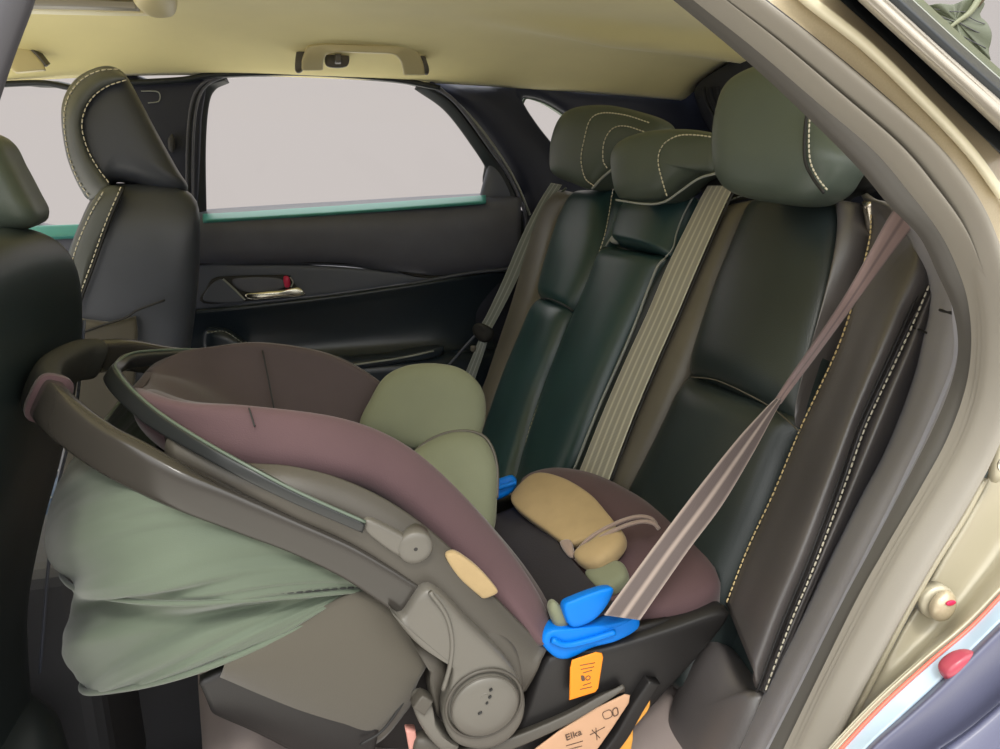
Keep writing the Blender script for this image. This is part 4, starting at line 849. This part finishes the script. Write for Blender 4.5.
    band('handle_grip', grow(gt, gb, .08), grow(gb, gt, .08), None, 0.024, 'grip', t, n=80, seg=6, rnd=0.6)
    r0, r1 = [T[-2].lerp(T[-1], k) for k in (0.55, 0.66)], [B[-2].lerp(B[-1], k) for k in (0.55, 0.66)]
    band('grip_ring', grow(r0, r1, .11), grow(r1, r0, .11), None, 0.029, 'cloth', t, n=6, seg=6, rnd=0.6)
    # ---- hubs
    def hub(s):
        f = (lambda P: P) if s < 0 else mirl
        n = V((0, s, 0))
        sl = [(388, 604), (400, 612), (428, 583), (470, 620), (505, 655), (521, 685), (521, 712), (507, 733), (485, 743), (460, 740), (446, 728), (440, 705), (446, 680), (448, 662), (440, 648), (412, 634)]
        h = puff('handle_hub', f(Yl(sl, .186)), n, 0.014, 0.022, 'hubgrey', t, e=5, res=110)
        c = f([atY(484, 703, .172)])[0]
        ring('hub_ring', c+n*0.001, n, 0.034, 0.0016, 'shell', h)
        disc('hub_cap', c+n*0.003, n, 0.0305, 0.006, 'hubgrey', h, dome=0.7)
        ring('cap_ring', c+n*0.0045, n, 0.0295, 0.0010, 'shell', h)
        bg = f(Yl([(478, 622), (498, 626), (514, 642), (521, 668), (517, 690), (500, 660)], .2))
        puff('hub_plate', bg, n, 0.014, 0.02, 'shell', t, e=4)
        return h, c
    h, c = hub(-1); hub(1)
    # small raised mark and slots on the cap
    for (x, y, w, hh) in ((491, 690, 2.6, 1.4), (490, 697, 2.6, 1.6), (487, 703, 2.2, 1.4), (480, 713, 3.4, 1.6)):
        puff('slot', [atY(x+a, y+b-a*.5, .1625) for a, b in ((-w/2, -hh/2), (w/2, -hh/2), (w/2, hh/2), (-w/2, hh/2))], (0, -1, 0), 0.0012, 0.003, 'seam', h)
    ring('raised_mark', atY(485, 697, .1640), (0, -1, 0), 0.0035, 0.0009, 'hubgrey', h)
    # facet line on the sleeve and release lever below
    tube('sleeve_ridge', [atY(x, y, .172) for x, y in ((430, 592), (446, 615), (452, 640), (450, 665), (443, 690))], 0.002, 'hubgrey', h)
    puff('sleeve_side', Yl([(400, 618), (414, 634), (440, 650), (446, 668), (440, 690), (438, 715), (428, 690), (428, 660)], .196), (0, -1, 0), 0.012, 0.02, 'shell', t)
    lv = puff('release_lever', Yl([(412, 702), (418, 694), (430, 698), (434, 715), (446, 733), (458, 742), (445, 747), (430, 735), (418, 718)], .186), (0, -1, 0), 0.012, 0.015, 'hubgrey', t, e=4)
    slab('lever_tab', Yl([(411, 703), (421, 691), (432, 697), (423, 712)], .178), (0, -1, 0.2), 0.018, 'shell', lv, smooth_curve=False)
    band('red_slider', Yl([(405, 728), (408, 745), (412, 765)], .2), Yl([(415, 728), (418, 745), (420, 765)], .2), None, 0.01, mat('dusty_pink_plastic', (0.55, 0.26, 0.22), 0.5), t)
    puff('lower_slide', Yl([(415, 738), (440, 735), (455, 745), (460, 765), (418, 768)], .196), (0, -1, 0), 0.01, 0.015, 'shell', t)
    # ---- canopy bow: hub, connector and thin hoop
    hn = (0, -1, 0)
    bh = [(415, 546, .184), (365, 521, .185), (300, 492, .187), (250, 466, .196), (200, 438, .224), (160, 412, .262), (132, 388, .305), (118, 370, .345)]
    bl = [(412, 552, .184), (362, 531, .185), (297, 503, .187), (245, 478, .196), (192, 450, .224), (150, 426, .262), (122, 402, .305), (108, 384, .345)]
    bt_, bb_ = [atY(*p) for p in bh], [atY(*p) for p in bl]
    bta, bba = bt_[-1]+V((-0.004, YC-.345, -0.001)), bb_[-1]+V((-0.004, YC-.345, -0.001))
    band('canopy_bow', U(bt_[1:], bta), U(bb_[1:], bba), None, 0.010, 'bow', t, n=160, seg=5)
    tube('bow_edge', U([p+V((0, -0.004, 0.001)) for p in bt_[1:]], bta+V((-0.003, 0, 0.001))), 0.0013, mat('bow_bead', (0.10, 0.13, 0.10), 0.3), t, n=140, seg=8)
    for s in (-1, 1):
        f = (lambda P: P) if s < 0 else mirl
        bj = puff('canopy_joint', f(Yl([(362, 519), (372, 517), (402, 532), (412, 540), (408, 556), (392, 550), (366, 530)], .190)), (0, s, 0), 0.008, 0.012, 'hubgrey', t, e=4)
        cc = f([atY(415, 547, .184)])[0]
        disc('joint_disc', cc, (0, s, 0), 0.0145, 0.014, 'hubgrey', bj, dome=0.2)
        disc('joint_rivet', cc+V((0, s*0.003, 0)), (0, s, 0), 0.005, 0.003, 'shellblack', bj)
    # ---- folded canopy hanging behind the head end: two swagged lobes
    def loop_px(near, ap):
        P = [atY(*p) for p in near]; return U(P, V(ap))
    L = [
     loop_px([(404, 566, .205), (300, 520, .200), (200, 478, .205), (140, 450, .23), (110, 425, .28)], (-0.185, YC, 0.735)),
     loop_px([(392, 580, .207), (290, 545, .195), (190, 515, .196), (115, 492, .225), (78, 475, .29)], (-0.223, YC, 0.690)),
     loop_px([(378, 586, .208), (280, 568, .190), (170, 550, .188), (85, 535, .222), (52, 522, .29)], (-0.246, YC, 0.640)),
     loop_px([(366, 588, .208), (275, 586, .186), (170, 585, .182), (90, 572, .218), (52, 556, .29)], (-0.250, YC, 0.610)),
     loop_px([(362, 589, .208), (280, 596, .190), (180, 602, .186), (100, 595, .222), (66, 580, .29)], (-0.238, YC, 0.590)),
     loop_px([(360, 590, .210), (285, 602, .205), (190, 612, .208), (115, 606, .245), (80, 596, .30)], (-0.205, YC, 0.578)),
     loop_px([(358, 591, .210), (285, 614, .198), (190, 632, .196), (100, 640, .235), (64, 632, .295)], (-0.228, YC, 0.545)),
     loop_px([(356, 592, .210), (285, 626, .196), (195, 655, .194), (110, 668, .235), (68, 665, .295)], (-0.230, YC, 0.515)),
     loop_px([(352, 594, .211), (282, 634, .202), (195, 670, .200), (120, 688, .245), (82, 686, .30)], (-0.213, YC, 0.494)),
     loop_px([(350, 594, .216), (280, 636, .214), (198, 670, .220), (128, 686, .26), (95, 686, .31)], (-0.190, YC, 0.492)),
    ]
    def wrinkle(p, u, v):
        w = min(v, 1-v)*2
        g = min(1, w*3)*max(0.0, 1-w)**0.6
        a = noise.noise(V((w*1.3+u*0.6, u*9.0-w*5.5, 2.0)))*0.019*g + noise.noise(V((w*2.0, u*21.0-w*12.0, 7.0)))*0.008*g
        c = p-V((0.05, YC, p.z)); c.z = 0
        return p+c.normalized()*a
    surf('canopy', L, 'canopy', t, nu=110, nv=150, solid=0.003, arc=False, fn=wrinkle)
    tube('canopy_hem', U([p+V((0, -0.002, 0)) for p in L[8][:5]], L[8][5]), 0.0028, 'canopy', t, n=120)
    tube('canopy_hem', U([p+V((0, -0.002, 0)) for p in L[4][:5]], L[4][5]), 0.0022, 'canopy', t, n=120)
    stitches('stitching', [p+V((0, -0.003, 0.004)) for p in curve(L[4][:3], 14)[:9]], 'seam', t, 0.004, 0.003, 0.0006)
    # ---- inside: sage head pads, tan seat pad, foot cushion, straps
    pn = V((-0.25, -0.85, 0.45)).normalized()
    q1 = atY(430, 405, .455)
    puff('head_pad', [atP(x, y, q1, pn) for x, y in ((361, 428), (372, 398), (385, 378), (405, 367), (432, 364), (458, 368), (476, 380), (485, 398), (484, 425), (470, 450), (430, 452), (395, 444))], pn, 0.022, 0.03, 'pad_green', t, e=3)
    q2 = atY(458, 470, .40)
    puff('head_pad', [atP(x, y, q2, pn) for x, y in ((405, 462), (425, 444), (450, 433), (473, 433), (488, 443), (497, 468), (497, 500), (494, 530), (480, 560), (450, 520), (420, 480))], pn, 0.024, 0.03, 'pad_green', t, e=3)
    tube('pad_piping', [atP(x, y, q2+pn*0.006, pn) for x, y in ((411, 455), (428, 441), (450, 432), (474, 432), (489, 442), (497, 466), (497, 498))], 0.0018, 'leather_brown', t)
    tube('pad_piping', [atP(x, y, q1+pn*0.006, pn) for x, y in ((360, 430), (385, 440), (410, 450))], 0.0022, 'leather_brown', t)
    # foot end cushion: maroon, wrapped over the end of the shell
    ft = [V((0.245, .52, .545)), V((0.30, .535, .56)), V((0.37, .53, .568)), V((0.405, .46, .575)), V((0.412, YC, .578)), V((0.408, .29, .572)), V((0.39, .235, .565)), V((0.33, .215, .545)), V((0.27, .215, .535)), V((0.235, .24, .53)), V((0.225, .30, .50)), V((0.222, .45, .51))]
    ft = [atP(x, y, (0.33, YC, 0.545), (-0.28, -0.10, 0.95)) for x, y in ((520, 492), (545, 474), (590, 478), (640, 502), (690, 540), (716, 572), (718, 592), (690, 612), (648, 622), (610, 622), (590, 605), (560, 560))]
    puff('foot_cushion', ft, (-0.28, -0.10, 0.95), 0.026, 0.055, 'cloth', t, e=3)
    sn = V((-0.45, -0.12, 0.9)).normalized(); sp = V((0.30, YC, 0.575))
    puff('seat_pad', [atP(x, y, sp, sn) for x, y in ((512, 503), (524, 482), (540, 474), (565, 480), (590, 495), (606, 512), (616, 528), (598, 536), (570, 545), (548, 533))], sn, 0.006, 0.012, 'pad_tan', t, e=5)
    sp2 = sp+V((0, 0, 0.006))
    puff('seat_pad', [atP(x, y, sp2, sn) for x, y in ((575, 556), (590, 546), (610, 532), (622, 532), (626, 543), (615, 558), (598, 568), (582, 566))], sn, 0.012, 0.012, 'pad_tan', t, e=3)
    puff('seat_pad', [atP(x, y, sp2-sn*.01, sn) for x, y in ((586, 575), (602, 566), (622, 564), (628, 578), (612, 592), (596, 590))], sn, 0.010, 0.012, 'pad_green', t, e=3)
    puff('crotch_strap', [atP(x, y, sp2, sn) for x, y in ((560, 543), (571, 541), (574, 556), (568, 556))], sn, 0.004, 0.004, 'mesh_strap', t)
    for dx, dy in ((0, 0), (3, 5)):
        tube('adjuster_strap', [atP(x+dx, y+dy, sp2+sn*hh, sn) for x, y, hh in ((573, 556, 0.0), (590, 538, .008), (612, 525, .012), (635, 517, .014), (650, 518, .012), (656, 524, .004))], 0.0022, 'mesh_strap', t)
    # blue belt guides on both flanks
    def guide(x):
        return x
    g = puff('belt_guide', Yl([(540, 640), (548, 628), (570, 625), (600, 622), (628, 616), (636, 614), (636, 626), (615, 638), (590, 645), (566, 656), (552, 654)], .200), (0, -1, 0.15), 0.008, 0.02, 'blue', t, e=6)
    puff('belt_hook', Yl([(563, 604), (575, 597), (600, 588), (612, 588), (604, 606), (590, 620), (572, 626), (565, 618)], .196), (0, -1, 0.3), 0.007, 0.012, 'blue', g, e=5)
    tube('guide_rib', Yl([(552, 640), (566, 645), (590, 640), (615, 632)], .190), 0.003, 'blue', g)
    puff('guide_post', Yl([(548, 608), (554, 600), (566, 614), (566, 626), (556, 628)], .206), (0, -1, 0.2), 0.008, 0.01, 'pad_green', t)
    g2 = puff('belt_guide', [atD(x, y, .945) for x, y in ((490, 482), (500, 478), (512, 475), (517, 482), (512, 492), (500, 499), (490, 499))], (-0.3, -0.9, 0.4), 0.012, 0.02, 'blue', t, e=4)
    tube('guide_rib', [atD(x, y, .928) for x, y in ((492, 490), (505, 486), (516, 482))], 0.003, 'blue', g2)
    # stickers
    s1 = [(569, 700), (570, 668), (572, 660), (596, 652), (602, 653), (603, 657), (598, 688), (595, 692)]
    s = slab('warning_sticker', [atY(x, y, .187) for x, y in s1], (0, -1, 0), 0.002, 'orange', t, smooth_curve=False)
    s['label'] = 'orange warning sticker'
    for k, (x0, x1, y0) in enumerate(((580, 595, 664), (581, 594, 668), (583, 592, 671.5), (583, 591, 684), (580, 592, 688))):
        tube('ink_line', [atY(x0, y0+1.5, .1858), atY(x1, y0-1.2, .1858)], 0.0004, 'ink', s, n=4, seg=4)
    ring('ink_figure', atY(588, 678, .1857), (0, -1, 0), 0.0022, 0.0004, 'ink', s)
    puff('ink_figure', [atY(583+a, 678+b, .1857) for a, b in ((-2, -2), (1, -2), (2, 2), (-1, 3))], (0, -1, 0), 0.0003, 0.001, 'ink', s)
    l = slab('instruction_label', Yl([(520, 760), (560, 730), (595, 708), (625, 694), (630, 695), (629, 702), (612, 728), (595, 752), (585, 768)], .189), (0, -1, 0), 0.002, 'label', t, smooth_curve=False)
    l['label'] = 'peach instruction label with dark print'
    def text(s_, x, y, size, par, rot):
        cu = bpy.data.curves.new('print', 'FONT'); cu.body = s_; cu.size = size; cu.extrude = 0.0002
        o = bpy.data.objects.new('print', cu); dg = None
        COL.objects.link(o); o.location = atY(x, y, .1868); o.rotation_euler = (math.pi/2, -rot, 0)
        bpy.context.view_layer.update()
        me = bpy.data.meshes.new_from_object(o.evaluated_get(bpy.context.evaluated_depsgraph_get()))
        mw = o.matrix_world.copy(); bpy.data.objects.remove(o)
        me.transform(mw); me.materials.clear(); me.materials.append(M['ink'])
        p = bpy.data.objects.new('print', me); COL.objects.link(p); p.parent = par; p.matrix_parent_inverse = parent_inv(par)
    text('Elka', 566, 741, 0.0105, l, 0.22)
    for (a, b) in (((566, 746), (583, 741)), ((567, 750), (582, 746)), ((590, 735), (605, 727)), ((592, 730), (600, 738)), ((596, 728), (597, 740))):
        tube('ink_line', [atY(*a, .1873), atY(*b, .1873)], 0.0004, 'ink', l, n=4, seg=4)
    tube('ink_box', [atY(x, y, .1873) for x, y in ((603, 713), (610, 710), (612, 716), (605, 719))], 0.00035, 'ink', l, closed=True)
    tube('ink_box', [atY(x, y, .1873) for x, y in ((613, 710), (617, 708), (618, 714), (614, 716))], 0.0005, 'ink', l, closed=True)
    # grey foot rail above the label and torn orange label behind it
    band('foot_rail', Yl([(430, 752), (500, 738), (560, 715), (600, 694), (622, 686)], .192), Yl([(440, 768), (505, 750), (565, 724), (605, 701), (625, 690)], .188), None, 0.012, 'shell', t)
    band('foot_rim', Yl([(590, 762), (612, 733), (630, 702), (646, 678)], .192), Yl([(602, 764), (625, 735), (641, 707), (658, 680)], .192), None, 0.014, 'shellblack', t)
    o2 = puff('torn_label', [atY(x, y, .190) for x, y in ((605, 750), (622, 735), (632, 722), (634, 710), (646, 696), (650, 702), (646, 712), (634, 724), (632, 742), (626, 760), (605, 765))], (0, -1, 0), 0.001, 0.002, mat('amber_paper', (0.75, 0.36, 0.06), 0.6, noise_s=80, noise_a=0.3), t, e=8)
    # rear of the shell at the foot, dark flank up to the cushion
    fl = [(545, 650), (600, 640), (660, 622), (715, 604), (722, 612), (690, 652), (655, 690), (620, 730), (590, 760), (520, 790), (500, 770), (520, 710)]
    slab('foot_flank', Yl(fl, .211), (0, -1, 0), 0.03, 'shellblack', t)
child_seat()
